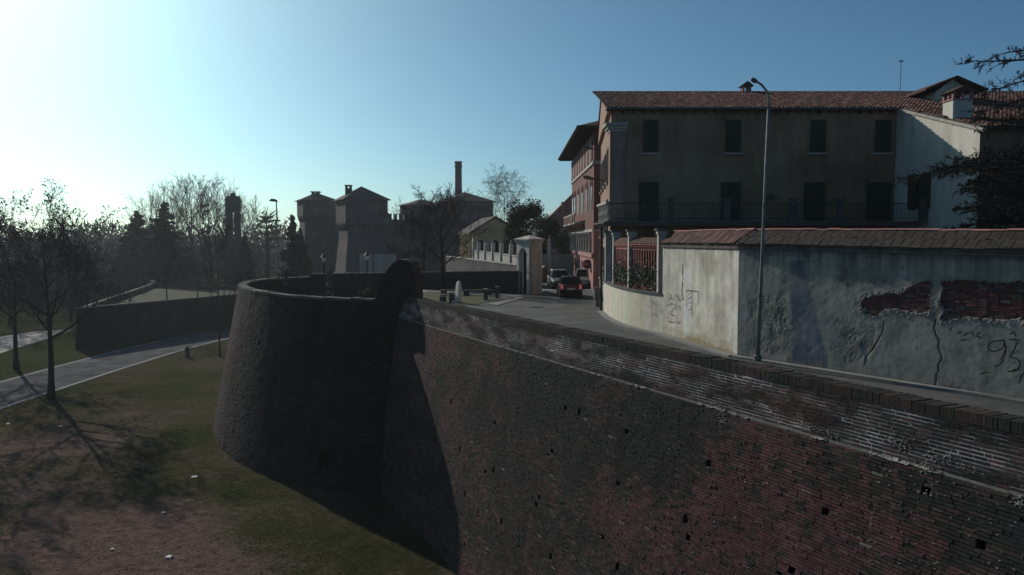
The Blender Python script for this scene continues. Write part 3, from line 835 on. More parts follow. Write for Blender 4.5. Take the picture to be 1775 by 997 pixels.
def gfn(s, z):
    n = fbm(s * 1.3, z * 1.3, 11); n2 = fbm(s * 5, z * 5, 12); n3 = noise.noise(Vector((s * 16, z * 16, 3)))
    e = 0.10 * n2 + 0.05 * n3
    o = 0.012 * n + 0.006 * n2
    t = 0.5 + n * 0.9
    c = mixc((0.27, 0.25, 0.21), (0.43, 0.40, 0.34), t)
    c = mixc(c, (0.30, 0.29, 0.255), max(0, fbm(s * .5 + 3, z * .9, 99)) * 2)
    x, y = s + e * 1.6 + .05 * n3, z + e * 1.3
    inA = inpoly(x, y, patchA) or inpoly(x, y, patchB)
    if inA:
        return -0.055, (0.10, 0.085, 0.078)
    pk = [PP for PP in (peel, peel2, peel3) if inpoly(s + e, z + e, PP)]
    if pk:
        fd = min(1, polyd(s + e, z + e, pk[0] + pk[0][:1]) / (.22 + .25 * max(0, n))) * (.55 + .9 * fbm(s * 1.5, z * 1.5, 64))
        fd = max(0, fd)
        q = fbm(s * 2.2, z * 2.6, 31); q2 = abs(noise.noise(Vector((s * 6, z * 7, 77)))) * (fbm(s * 1.1, z * 1.1, 78) + .45)
        o += fd * (-0.010 + 0.024 * q - 0.030 * q2 + 0.005 * n3)
        c = mixc(c, (0.13, 0.12, 0.105), max(0, .4 + q * 1.5 + q2) * fd)
    dA = min(polyd(x, y, patchA + patchA[:1]), polyd(x, y, patchB + patchB[:1]))
    if dA < 0.16: o += (0.006 + .03 * n3 + .03 * n2) * (1 - dA / .16); c = mixc(c, (0.17, 0.15, 0.135), (.6 + n2 * 2) * (1 - dA / .16))
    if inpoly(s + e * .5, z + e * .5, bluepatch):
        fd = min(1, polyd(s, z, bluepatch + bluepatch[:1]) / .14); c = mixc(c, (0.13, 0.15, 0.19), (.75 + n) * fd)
    jx = .09 * noise.noise(Vector((z * 4.1, 7, s * .5))) + .05 * noise.noise(Vector((z * 11, 3, 0))); cw = .018 + .016 * noise.noise(Vector((z * 2.3, 1, 5)))
    dc = min(polyd(s + jx, z, crack1), polyd(s + jx, z, crack2))
    if dc < 0.05: o -= 0.04 * max(0, 1 - dc / (cw + .012)); c = mixc((0.03, 0.03, 0.03), c, min(1, dc / (cw + .012)))
    st = fbm(s * 3.2, 2, 55) + .12
    if z > 2.3 and st > 0: c = mixc(c, (0.075, 0.075, 0.072), min(.85, st * 3.6) * ((z - 2.3) / 1.42) ** 1.5)
    if z > 3.45: c = mixc(c, (0.10, 0.10, 0.095), .35 + n2)
    sp2 = noise.noise(Vector((s * 1.9, z * 2.3, 91))) + .6 * noise.noise(Vector((s * 7, z * 7, 92)))
    if sp2 > .45: c = mixc(c, (0.12, 0.115, 0.10), min(.7, (sp2 - .45) * 3))
    if z < 0.5: c = mixc(c, (0.17, 0.16, 0.14), (0.5 - z) * 0.9 * (0.6 + n))
    if s < 0.35: c = mixc(c, (0.36, 0.355, 0.33), .5)
    return o, c
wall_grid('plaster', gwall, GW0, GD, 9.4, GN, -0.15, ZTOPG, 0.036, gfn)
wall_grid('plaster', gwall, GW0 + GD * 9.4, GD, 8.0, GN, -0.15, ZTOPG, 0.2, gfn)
# bricks in the bare patch, each its own
rg = random.Random(5)
gb_m = []
for k in range(10):
    mm = MB(); w = lambda: rg.uniform(-.03, .03)
    f = [(-.5, -.5 + w(), -.5 + w()), (.5, -.5 + w(), -.5 + w()), (.5, -.5 + w(), .5 + w()), (-.5, -.5 + w(), .5 + w())]
    b = [(-.5, .5, -.5), (.5, .5, -.5), (.5, .5, .5), (-.5, .5, .5)]
    col = [(0.19, 0.075, 0.065), (0.15, 0.06, 0.055), (0.22, 0.09, 0.08), (0.11, 0.06, 0.055), (0.17, 0.07, 0.06), (0.20, 0.15, 0.13), (0.13, 0.065, 0.06), (0.20, 0.08, 0.075), (0.16, 0.065, 0.06), (0.24, 0.12, 0.10)][k]
    mm.add(f + b, [(0, 1, 2, 3), (0, 4, 5, 1), (1, 5, 6, 2), (2, 6, 7, 3), (3, 7, 4, 0)], col)
    me = bpy.data.meshes.new('exposed_brick'); me.from_pydata(mm.v, [], mm.f)
    ca = me.attributes.new('Col', 'FLOAT_COLOR', 'FACE'); fl = []
    for c in mm.c: fl.extend((*c, 1))
    ca.data.foreach_set('color', fl); me.materials.append(MATS['brick']); gb_m.append(me)
allp = patchA + patchB
z = min(p[1] for p in allp) - .1; row = 0
while z < max(p[1] for p in allp) + .1:
    s = min(p[0] for p in allp) - .3 + (0.135 if row % 2 else 0)
    while s < max(p[0] for p in allp) + .2:
        L = 0.255 * rg.choice((1, 1, 1, .5)); sm = s + L / 2
        if any(inpoly(sm + dx, z + .03 + dz, PP) for PP in (patchA, patchB) for dx in (-.16, .16) for dz in (-.06, .06)) and rg.random() > .05:
            o = -0.075 + rg.gauss(0, .006)
            c = GW0 + GD * sm + GN * o + Vector((0, 0, z + .03)) - GW0
            M3 = Matrix((GD * L, -GN * .09, Vector((0, 0, .060)))).transposed().to_4x4()
            inst('exposed_brick', rg.choice(gb_m), gwall, c, M3)
        s += L + .014
    z += .075; row += 1
# graffiti scrawl, spray strokes
gr = MB()
strokes = [[(1740, 590), (1722, 592), (1713, 602), (1722, 609), (1738, 604), (1742, 592)], [(1741, 588), (1744, 606), (1741, 622), (1731, 634), (1724, 634)],
           [(1750, 588), (1768, 590)], [(1765, 593), (1758, 608), (1752, 618), (1764, 622), (1769, 632), (1762, 642), (1748, 644)],
           [(1661, 578), (1668, 575)], [(1673, 582), (1680, 576)], [(1690, 583), (1684, 575)], [(1652, 566), (1647, 573)], [(1700, 576), (1694, 582), (1702, 586)], [(1668, 590), (1676, 588)], [(1752, 580), (1758, 576), (1762, 582)], [(1746, 600), (1741, 612), (1736, 624)], [(1768, 640), (1757, 641)], [(1700, 648), (1714, 645)], [(1786, 640), (1772, 650), (1768, 664)]]
for sgm in strokes: ribbon(gr, dens([plane_hit(x, y, GW0, GD, GN) for x, y in sgm], 5), .030, GW0, GD, GN, .030)
gr.build('graffiti', 'graffiti', gwall)

# ---- sloping tiled cap on the walls
capm = []
for k in range(4):
    mm = MB(); j = lambda: rg.uniform(-.02, .02)
    mm.add([(-.5 + j(), -.5 + j(), 0), (.5 + j(), -.5 + j(), 0), (.5 + j(), .5, 0), (-.5 + j(), .5, 0), (-.48, -.5 + j(), 1), (.48, -.5 + j(), 1), (.48, .5, 1), (-.48, .5, 1)],
           [(0, 3, 2, 1), (4, 5, 6, 7), (0, 1, 5, 4), (1, 2, 6, 5), (2, 3, 7, 6), (3, 0, 4, 7)])
    me = bpy.data.meshes.new('cap_tile'); me.from_pydata(mm.v, [], mm.f); me.materials.append(MATS['cap_tile']); capm.append(me)
capd = []
for me in capm:
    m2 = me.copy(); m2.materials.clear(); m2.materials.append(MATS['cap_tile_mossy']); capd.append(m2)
ridm = []
for k in range(3):
    mm = MB(); n = 6
    ring0 = [(-.5 + rg.uniform(-.02, .02), .5 * cos(pi * i / n), .5 * sin(pi * i / n) * .8) for i in range(n + 1)]
    ring1 = [(.5, .46 * cos(pi * i / n), .46 * sin(pi * i / n) * .8) for i in range(n + 1)]
    mm.add(ring0 + ring1, [(i, i + 1, n + 2 + i, n + 1 + i) for i in range(n)] + [tuple(range(n, -1, -1)), tuple(range(n + 1, 2 * n + 2)), (0, n + 1, 2 * n + 1, n)])
    mm.f = [tuple(reversed(f)) for f in mm.f]
    me = bpy.data.meshes.new('ridge_tile'); me.from_pydata(mm.v, [], mm.f); me.materials.append(MATS['ridge_tile']); ridm.append(me)
def cap(parent, p0, d, nrm, length, zb, rise, run, s_from=0.0, mossy=False, slope=0.0):
    d = d + Vector((0, 0, slope))
    U = (Vector((0, 0, rise)) - nrm * run); UL = U.length; U.normalize()
    T = d.cross(U); T = T if T.z > 0 else -T
    base = MB()
    e0 = p0 + nrm * .10 + Vector((0, 0, zb))
    base.sweep([(0, 0), (UL, 0), (UL, -.06), (0, -.10)], e0 - T * .005, U, T, d * length)
    # mortar bed and moulding below
    base.obox(p0 + Vector((0, 0, zb - .17)), d * length, nrm * .06, Vector((0, 0, .09)))
    # the wall body under the tiles
    base.sweep([(0, 0), (run + .55, 0), (run + .55, rise - .10), (run - .02, rise - .10)], p0 + Vector((0, 0, zb - .09)) - nrm * .02, -nrm, Vector((0, 0, 1)), d * length)
    base.build('cap_bed', 'coping', parent)
    off = parent.location
    rows = 2; tl = UL / rows
    for r in range(rows):
        s = s_from + (.0 if r % 2 == 0 else -.14)
        while s < length - .05:
            w = .285
            c = e0 + d * (s + w / 2) + U * (tl * (r + .5) - .012) + T * (.004 + rg.uniform(0, .012)) + U * rg.gauss(0, .012)
            if s >= 0 and s + w <= length + .02:
                tw = rg.uniform(.012, .0); M3 = Matrix((d * (w - .005 - tw) + U * rg.gauss(0, .006), U * (tl + .01), T * .03)).transposed().to_4x4()
                if M3.determinant() < 0: M3 = Matrix((-d * (w - .012), U * (tl + .01), T * .03)).transposed().to_4x4()
                inst('cap_tile', rg.choice(capd if mossy else capm), parent, c - off, M3)
            s += w
    s = 0
    while s < length - .1:
        w = .46
        c = e0 + d * (s + w / 2) + U * (UL + .06) + Vector((0, 0, .0 + rg.gauss(0, .006)))
        M3 = Matrix((d * w, Vector((-d.y, d.x, 0)) * .22, Vector((0, 0, .11)))).transposed().to_4x4()
        inst('ridge_tile', rg.choice(ridm), parent, c - off, M3)
        s += w - .03
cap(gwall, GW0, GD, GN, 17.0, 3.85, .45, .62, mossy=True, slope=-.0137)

# ---- sunlit cream wall, same cap
SW0 = Vector((6.25, 33.0, 0)); SW1 = GW0
SD = (SW1 - SW0).normalized(); SN = Vector((SD.y, -SD.x, 0)); SN = SN if SN.x < 0 else -SN
SL = (SW1 - SW0).length
swall = thing('garden_wall', 'sunlit cream plastered end of garden wall with brown damp foot and scrawls', 'garden wall', SW0)
SH = lambda pts: [plane_hit(x, y, SW0, SD, SN) for x, y in pts]
scr = SH([(1183, 458), (1184, 485), (1182, 505), (1184, 520)])
sdamp = SH([(1182, 586), (1195, 582), (1220, 590), (1240, 600), (1262, 606), (1280, 615), (1280, 640), (1180, 610)])
def sfn(s, z):
    n = fbm(s * 1.1, z * 1.1, 71); n2 = fbm(s * 5, z * 5, 72); e = .12 * n2
    o = 0.012 * n + 0.005 * n2
    c = mixc((0.40, 0.37, 0.30), (0.66, 0.62, 0.53), .55 + n * 1.7)
    c = mixc(c, (0.36, 0.33, 0.27), max(0, fbm(s * 2.6, z * .35, 81)) * 1.6)
    c = mixc(c, (0.50, 0.42, 0.36), max(0, fbm(s * .7, z * .8, 75)) * 1.5)
    if s > 2.1 and s < 2.75 and z < 2.9: c = mixc(c, (.68, .67, .63), .6)
    if inpoly(s + e, z + e, sdamp): c = mixc(c, (0.27, 0.21, 0.10), .85)
    if z < .45 + .35 * n: c = mixc(c, (0.30, 0.25, 0.16), .45)
    st = fbm(s * 3.0, 2, 73) + .05
    if st > 0 and z > 2.2: c = mixc(c, (0.20, 0.19, 0.17), min(.75, st * 2.2) * ((z - 2.2) / 1.7) ** 1.3)
    if z > 3.62: c = mixc(c, (0.15, 0.14, 0.13), .5 + n2)
    d = polyd(s + .1 * e, z, scr)
    if d < .03: o -= .05 * (1 - d / .03); c = mixc((.04, .04, .04), c, d / .03)
    if s > SL - .3: c = mixc(c, (.7, .68, .63), .5)
    if z < .12: c = mixc(c, (.25, .22, .18), .5)
    return o, c
wall_grid('plaster', swall, SW0, SD, SL - .003, SN, -0.15, ZTOPG, 0.05, sfn)
cap(swall, SW0, SD, SN, SL, 3.85, .45, .62, s_from=0.0)
# hip tile where the two caps meet
gr = MB()
for sgm in [[(1157, 530), (1166, 526), (1171, 532), (1162, 543), (1171, 548), (1170, 558), (1160, 557)], [(1158, 536), (1161, 560)], [(1176, 545), (1174, 560), (1180, 558)],
            [(1190, 503), (1210, 505), (1210, 528)], [(1190, 503), (1190, 532)], [(1200, 505), (1200, 545)]]:
    ribbon(gr, dens(SH(sgm), 5) if len(sgm) > 3 else SH(sgm), .022, SW0, SD, SN, .025)
rr = random.Random(3)
for _ in range(46):
    x = rr.uniform(1154, 1182); y = rr.uniform(508, 530)
    ribbon(gr, SH([(x, y), (x + rr.uniform(-3, 3), y + rr.uniform(3, 9))]), .014, SW0, SD, SN, .025)
gr.build('graffiti', 'graffiti', swall)
gr = MB()
for sgm in [[(1197, 506), (1191, 510), (1197, 514), (1191, 518)], [(1191, 522), (1197, 524)], [(1194, 530), (1198, 534), (1192, 536)]]:
    ribbon(gr, SH(sgm), .03, SW0, SD, SN, .026)
gr.build('white_scrawl', 'stone_white', swall)

# ---- low curving wall with piers and red gates
lwall = thing('low_wall', 'low curving cream plastered wall carrying stone piers beside the street', 'low wall', (5, 40, 0))
LP = dens(KB[1:6], 8)
m = MB(); sl = MB()
SILL = 1.68
for i in range(len(LP) - 1):
    a = Vector((*LP[i], 0)); b = Vector((*LP[i + 1], 0)); t = (b - a).normalized(); nn = Vector((t.y, -t.x, 0)); nn = nn if nn.x < 0 else -nn
    m.obox(a - nn * .35 + Vector((0, 0, -.1)), b - a, nn * .35, Vector((0, 0, SILL + .1)), tuple(v * R.uniform(.93, 1.04) for v in (.58, .54, .43)))
    sl.obox(a - nn * .40 + Vector((0, 0, SILL + .002)), b - a, nn * .46, Vector((0, 0, .09)))
m.build('wall_body', 'plaster', lwall, attr=True)
sl.build('sill', 'stone_dark', lwall)
gr = MB()
LD = (Vector((*KB[5], 0)) - Vector((*KB[4], 0))).normalized(); LN = Vector((LD.y, -LD.x, 0)); LN = LN if LN.x < 0 else -LN
L0 = Vector((*KB[4], 0))
for _ in range(30):
    x = rr.uniform(1128, 1150); y = rr.uniform(512, 545)
    ribbon(gr, [plane_hit(px, py, L0, LD, LN) for px, py in [(x, y), (x + rr.uniform(-2, 2), y + rr.uniform(3, 8))]], .015, L0, LD, LN, .05)
gr.build('graffiti', 'graffiti', lwall)
def along(pts, y):
    for i in range(len(pts) - 1):
        if (pts[i][1] - y) * (pts[i + 1][1] - y) <= 0:
            t = (pts[i][1] - y) / (pts[i][1] - pts[i + 1][1]); return Vector((lerp(pts[i][0], pts[i + 1][0], t), y, 0))
PY = [(42.9, 'pier beside the drainpipe at the house corner'), (39.6, 'second pier from the house corner'), (36.45, 'pier between the two red gate panels'), (33.45, 'pier at the end of the tall cream wall')]
PX = []
for i, (y, lb) in enumerate(PY):
    p = along(LP, y) + Vector((.17, 0, 0)); PX.append(p)
    t = thing('stone_pier', 'pale square stone ' + lb, 'pier', p + Vector((0, 0, SILL + .09)), 'stone piers on the low wall')
    q = MB(); q.box(p.x - .16, p.x + .16, p.y - .18, p.y + .18, SILL + .094, 4.2); q.build('shaft', 'stone', t)
    q = MB(); q.box(p.x - .20, p.x + .20, p.y - .22, p.y + .22, 4.203, 4.36); q.build('capital', 'stone', t)
    q = MB(); q.box(p.x - .26, p.x + .26, p.y - .28, p.y + .28, 4.363, 4.45); q.build('cap_slab', 'stone_dark', t)
for i, lb in ((1, 'red barred gate panel with creeper nearer the house corner'), (2, 'red barred gate panel with creeper next to the tall cream wall')):
    a = PX[i] + Vector((.0, -.22, 0)); b = PX[i + 1] + Vector((0, .22, 0)); dd = (b - a); Lg = dd.length; dd.normalize(); nn = Vector((dd.y, -dd.x, 0)); nn = nn if nn.x < 0 else -nn
    t = thing('gate_panel', lb, 'gate panel', a + Vector((0, 0, SILL + .09)), 'red gate panels between the piers')
    zb = SILL + .095
    q = MB(); q.obox(a + Vector((0, 0, zb)), dd * Lg, nn * .06, Vector((0, 0, .38))); q.build('bottom_panel', 'gate_red', t)
    q = MB()
    q.obox(a + Vector((0, 0, 3.52)), dd * Lg, nn * .06, Vector((0, 0, .22)))
    q.obox(a + Vector((0, 0, zb + .38)), dd * .06, nn * .06, Vector((0, 0, 3.52 - zb - .38))); q.obox(a + dd * (Lg - .06) + Vector((0, 0, zb + .38)), dd * .06, nn * .06, Vector((0, 0, 3.52 - zb - .38)))
    q.build('frame', 'gate_red', t)
    nb = 10
    for k in range(nb):
        q = MB(); q.obox(a + dd * (.10 + (Lg - .2) * (k + .25) / nb) + nn * .012 + Vector((0, 0, zb + .383)), dd * .07, nn * .03, Vector((0, 0, 3.518 - zb - .385))); q.build('bar', 'gate_red', t)
    q = MB()
    nd = 9
    for k in range(nd): q.obox(a + dd * (Lg * (k + .2) / nd) + nn * .062 + Vector((0, 0, 3.66)), dd * (Lg / nd * .6), nn * .07, Vector((0, 0, .08)))
    q.obox(a + Vector((0, 0, 3.745)), dd * Lg, nn * .16, Vector((0, 0, .07)))
    q.build('dentil_frieze', 'gate_red', t)
    q = MB(); q.sweep([(-.18, 0), (.30, 0), (.06, .26)], a + Vector((0, 0, 3.82)), -nn, Vector((0, 0, 1)), dd * Lg); q.build('small_roof', 'tile_dark', t)
    q = MB(); q.obox(a + Vector((0, 0, zb)) - nn * .5, dd * Lg, nn * .02, Vector((0, 0, 1.7))); q.build('backing', 'wood_dark', t)
    # creeper growing through the bars
    c = thing('creeper', ('flowering creeper on the red gate panel ' + ('nearer the house corner' if i == 1 else 'next to the tall cream wall')), 'plant', a + Vector((0, 0, SILL + .09)), 'creepers on the red gates')
    lf = MB(); fl = MB(); stm = MB()
    for k in range(7):
        s0 = Lg * (k + .5) / 7; stm.tube([a + dd * s0 + nn * .09 + Vector((0, 0, zb)), a + dd * (s0 + rr.uniform(-.1, .1)) + nn * .12 + Vector((0, 0, zb + 1.0 + rr.random() * .3))], .01, 4)
    for _ in range(900):
        s0 = rr.uniform(0, Lg); zz = zb + .1 + abs(rr.gauss(.42, .33)) + .2 * noise.noise(Vector((s0 * 3, i, 0)))
        if zz > zb + 1.45: continue
        p = a + dd * s0 + nn * rr.uniform(.04, .24) + Vector((0, 0, zz)); r1 = Vector((rr.gauss(0, 1), rr.gauss(0, 1), rr.gauss(0, 1))).normalized() * .05; r2 = r1.cross(Vector((rr.gauss(0, 1), rr.gauss(0, 1), rr.gauss(0, 1)))).normalized() * .03
        (fl if rr.random() < .16 else lf).quad(p - r1, p + r2, p + r1, p - r2)
    stm.build('stems', 'bark', c); tag(lf.build('leaves', 'creeper', c), kind='stuff'); tag(fl.build('flowers', 'blossom', c), kind='stuff')

# ------------------------------------------------------------------ the big house
HX0, HX1, HY, HZE = 5.3, 34.0, 43.0, 11.05
RY, RZ = 50.5, 13.2
house = thing('town_house', 'long two-storey house with drab shaded facade, green shutters and red tiled roof', 'house', (15, 46, 0))
def hA(px, py, y=HY): return A(px, py, y)
m = MB()
# street gable end leans a little off square
gx = lambda y: HX0 + (y - HY) * 0.075
m.add([(HX0, HY, 0), (HX1, HY, 0), (HX1, HY, HZE), (HX0, HY, HZE)], [(0, 1, 2, 3)])
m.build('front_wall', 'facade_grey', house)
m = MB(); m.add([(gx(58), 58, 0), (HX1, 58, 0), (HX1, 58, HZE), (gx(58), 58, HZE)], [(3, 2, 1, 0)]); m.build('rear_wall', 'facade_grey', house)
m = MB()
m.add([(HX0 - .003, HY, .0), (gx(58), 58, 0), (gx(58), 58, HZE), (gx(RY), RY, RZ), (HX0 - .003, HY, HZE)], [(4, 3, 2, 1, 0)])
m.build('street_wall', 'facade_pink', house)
# pale stone base of the street front, corner pilaster, cornice
m = MB(); m.add([(gx(HY) - .03, HY - .02, 0), (gx(58) - .03, 58, 0), (gx(58) - .03, 58, 2.2), (gx(HY) - .03, HY - .02, 2.2)], [(3, 2, 1, 0)]); m.build('plinth', 'facade_cream', house)
m = MB(); m.box(HX0 - .06, HX0 + .75, HY - .06, HY + .55, 5.0, 9.75); m.build('corner_pilaster', 'facade_pink', house)
m = MB()
for k, (h, e) in enumerate([(9.753, .10), (9.90, .2), (10.05, .32)]): m.box(HX0 - e, HX0 + .78 + e * .3, HY - e, HY + 1.2, h, h + .147)
m.build('corner_cornice', 'stone', house)
m = MB()
m.sweep([(0, 0), (15, 0), (15, .0), (7.5, 2.35), (0, .2)], Vector((HX0 - .22, HY, HZE - .25)), Vector((0.075, 1, 0)), Vector((0, 0, 1)), Vector((.2, 0, 0)))
m.build('gable_moulding', 'facade_pink', house)

def window(parent, x0, x1, z0, z1, y, shut='shutter', name='window', louv=True):
    w = MB()
    w.box(x0 - .07, x1 + .07, y - .035, y - .003, z1, z1 + .10); w.box(x0 - .07, x0, y - .035, y - .003, z0, z1); w.box(x1, x1 + .07, y - .035, y - .003, z0, z1)
    o = w.build(name, 'facade_grey', parent)
    xm = (x0 + x1) / 2
    for (a, b) in ((x0, xm - .012), (xm + .012, x1)):
        q = MB(); q.box(a, a + .06, y - .07, y - .03, z0, z1); q.box(b - .06, b, y - .07, y - .03, z0, z1)
        for zz in (z0, (z0 + z1) / 2 - .04, z1 - .08): q.box(a + .06, b - .06, y - .069, y - .031, zz, zz + .08)
        q.box(a + .06, b - .06, y - .045, y - .035, z0 + .08, z1 - .08)
        k = z0 + .10
        while k < z1 - .12:
            q.add([(a + .06, y - .066, k), (b - .06, y - .066, k), (b - .06, y - .047, k + .05), (a + .06, y - .047, k + .05)], [(0, 1, 2, 3)]); k += .06
        q.build('shutter', shut, o)
    if name == 'window':
        q = MB(); q.box(x0 - .12, x1 + .12, y - .14, y - .003, z0 - .09, z0 - .003); q.build('sill', 'stone', o)
    return o
for (a, b) in ((1115, 1141), (1257, 1284), (1404, 1431), (1516, 1544)):
    window(house, hA(a, 236).x, hA(b, 236).x, hA(a, 265).z, hA(a, 208).z, HY)
for (a, b) in ((1107, 1141), (1249, 1283), (1393, 1429), (1501, 1544)):
    window(house, hA(a, 350).x, hA(b, 350).x, 4.95, hA(a, 316).z, HY, name='french_door')
# small oval niche
q = MB(); q.tube([hA(1337, 340) + Vector((0, -.02, 0)), hA(1337, 340) + Vector((0, -.10, 0))], .17, 10); q.box(*(lambda p: (p.x - .28, p.x + .28, HY - .09, HY - .003, p.z - .08, p.z + .05))(hA(1337, 343))); q.build('wall_vent', 'stone_dark', house)
# ground floor openings seen between the piers
for x in (7.2, 9.4): q = MB(); q.box(x, x + 1.2, HY - .04, HY - .003, .3, 3.2); q.build('ground_floor_door', 'wood_dark', house)

# wing: main roof slope carried down over a projecting block
WX, WY = 21.25, 36.5
WZE = HZE - (HY - WY) * (RZ - HZE) / (RY - HY)
def roofz(y): return HZE + (y - HY) * (RZ - HZE) / (RY - HY)
m = MB(); m.add([(20.55, HY, 0), (WX, WY, 0), (WX, WY, WZE), (20.55, HY, HZE)], [(0, 3, 2, 1)][::1]); m.f = [(3, 2, 1, 0)][::1]
m.f = [(0, 1, 2, 3)]
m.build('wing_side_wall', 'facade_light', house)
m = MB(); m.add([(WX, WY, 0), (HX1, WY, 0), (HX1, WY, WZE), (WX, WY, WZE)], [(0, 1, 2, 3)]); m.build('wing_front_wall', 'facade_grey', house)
WDv = (Vector((WX, WY, 0)) - Vector((20.55, HY, 0))).normalized(); WNv = Vector((-1, 0, 0)); WNv = Vector((WDv.y, -WDv.x, 0)); WNv = WNv if WNv.x < 0 else -WNv
w0 = Vector((20.55, HY, 0))
(sa, za), (sb, zb) = plane_hit(1576, 362, w0, WDv, WNv), plane_hit(1614, 300, w0, WDv, WNv)
q = MB(); q.obox(w0 + WDv * sa + WNv * .003 + Vector((0, 0, za)), WDv * (sb - sa), WNv * .03, Vector((0, 0, zb - za))); wo = q.build('window', 'glass_dark', house)
for (u0, u1, oo) in ((-.02, .36, .05), (.64, 1.02, .05)):
    q = MB(); q.obox(w0 + WDv * (sa + (sb - sa) * u0) + WNv * oo + Vector((0, 0, za - .05)), WDv * ((sb - sa) * (u1 - u0)), WNv * .05, Vector((0, 0, zb - za + .1)))
    for k in range(22): q.obox(w0 + WDv * (sa + (sb - sa) * (u0 + .05)) + WNv * (oo + .052) + Vector((0, 0, za + .04 + k * (zb - za - .1) / 22)), WDv * ((sb - sa) * (u1 - u0 - .1)), WNv * .014, Vector((0, 0, .035)))
    q.build('shutter', 'shutter', wo)
for x in (23.0, 25.2, 27.4):
    window(house, x, x + .95, 5.0, 6.9, WY)
# verge board down the wing side
q = MB(); q.obox(Vector((20.42, HY - .3, roofz(HY - .3) - .16)), Vector((WX + .02 - 20.55, WY - HY + .3 - .4, WZE - HZE - .1 + .0)), Vector((.22, 0, 0)), Vector((0, 0, .14))); q.build('verge', 'stone', house)

# roof planes and barrel tiles
def tile_roof(parent, e0, e1, up, L, rng, w=.21, tl=.36, skip=None, name='roof_tiles'):
    e0, e1, up = Vector(e0), Vector(e1), Vector(up).normalized()
    d = (e1 - e0); EL = d.length; d.normalize(); T = d.cross(up); T = T if T.z > 0 else -T
    mb = MB(); n = int(EL / w); rws = int(L / tl)
    prof = [(cos(pi * k / 4), sin(pi * k / 4)) for k in range(5)]
    for r in range(rws + 1):
        for i in range(n):
            if skip and skip(i * w, r * tl): continue
            a = e0 + d * (i * w + w / 2 + rng.gauss(0, .008)) + up * (r * tl - .03 + rng.gauss(0, .012)); b = a + up * (tl + .06)
            r0, r1 = w * .44, w * .36; h0, h1 = .035 + rng.gauss(0, .004), .012
            vs = [a + d * (c * r0) + T * (s_ * .075 + h0 - .02) for c, s_ in prof] + [b + d * (c * r1) + T * (s_ * .062 + h1 - .02) for c, s_ in prof]
            t = rng.random()
            col = mixc((.07, .034, .030), (.24, .105, .085), t * t) if rng.random() > .25 else mixc((.055, .045, .04), (.26, .18, .15), rng.random() ** 2)
            fs = [(k, k + 1, k + 6, k + 5) for k in range(4)] + [(4, 3, 2, 1, 0)]
            mb.add(vs, fs, col)
    # orient
    a, b, c = [Vector(mb.v[i]) for i in (0, 1, 6)]
    if (b - a).cross(c - b).dot(T) < -1e9: pass
    return tag(mb.build(name, 'tile_attr', parent, attr=True), kind='stuff')
upv = Vector((0, RY - HY, RZ - HZE)).normalized(); SLL = sqrt((RY - HY) ** 2 + (RZ - HZE) ** 2)
roof = MB()
OV = .32
e_y = HY - OV; e_z = roofz(e_y)
roof.add([(HX0 - .35, e_y, e_z), (20.5, e_y, e_z), (20.5, HY, HZE), (20.4, HY, HZE), (20.4, RY, RZ), (gx(RY) - .3, RY, RZ)], [(0, 1, 2, 3, 4, 5)])
roof.add([(20.4, HY, HZE), (20.42, e_y, e_z), (WX - .12, WY - OV, roofz(WY - OV)), (HX1, WY - OV, roofz(WY - OV)), (HX1, RY, RZ), (20.4, RY, RZ)], [(0, 1, 2, 3, 4, 5)])
roof.add([(gx(RY) - .3, RY, RZ), (HX1, RY, RZ), (HX1, 58.4, HZE - .1), (gx(58) - .3, 58.4, HZE - .1)], [(0, 1, 2, 3)])
roof.v = [(a, b, c - .005) for a, b, c in roof.v]
ro = roof.build('roof', 'tile_dark', house)
q = MB(); q.box(HX0 - .3, 20.4, e_y, HY, e_z - .13, e_z - .05); q.box(WX - .05, HX1, WY - OV, WY, roofz(WY - OV) - .13, roofz(WY - OV) - .05)
for k in range(28): q.box(HX0 + k * .55, HX0 + k * .55 + .10, e_y + .02, HY, e_z - .24, e_z - .13)
q.build('eaves', 'wood_dark', ro)
q = MB(); q.tube([(HX0 - .3, e_y - .06, e_z - .03), (20.4, e_y - .06, e_z - .05)], .06, 8); q.build('gutter', 'zinc', ro)
rt = random.Random(21)
tile_roof(ro, (HX0 - .3, e_y, e_z), (20.4, e_y, e_z), upv, SLL + .4, rt)
wl = sqrt((RY - WY + OV) ** 2 + (RZ - roofz(WY - OV)) ** 2)
tile_roof(ro, (20.45, WY - OV, roofz(WY - OV)), (HX1, WY - OV, roofz(WY - OV)), upv, wl, rt,
          skip=lambda s, r: (s < .72 * (1 - (r / 6.9)) + (0 if r < 6.6 else -1)) )
s = HX0 - .2
k = 0
while s < HX1:
    inst('ridge_tile', ridm[k % 3], ro, Vector((s + .2, RY, RZ - .01)) - house.location, Matrix((Vector((.45, 0, 0)), Vector((0, .30, 0)), Vector((0, 0, .2)))).transposed().to_4x4()); s += .42; k += 1
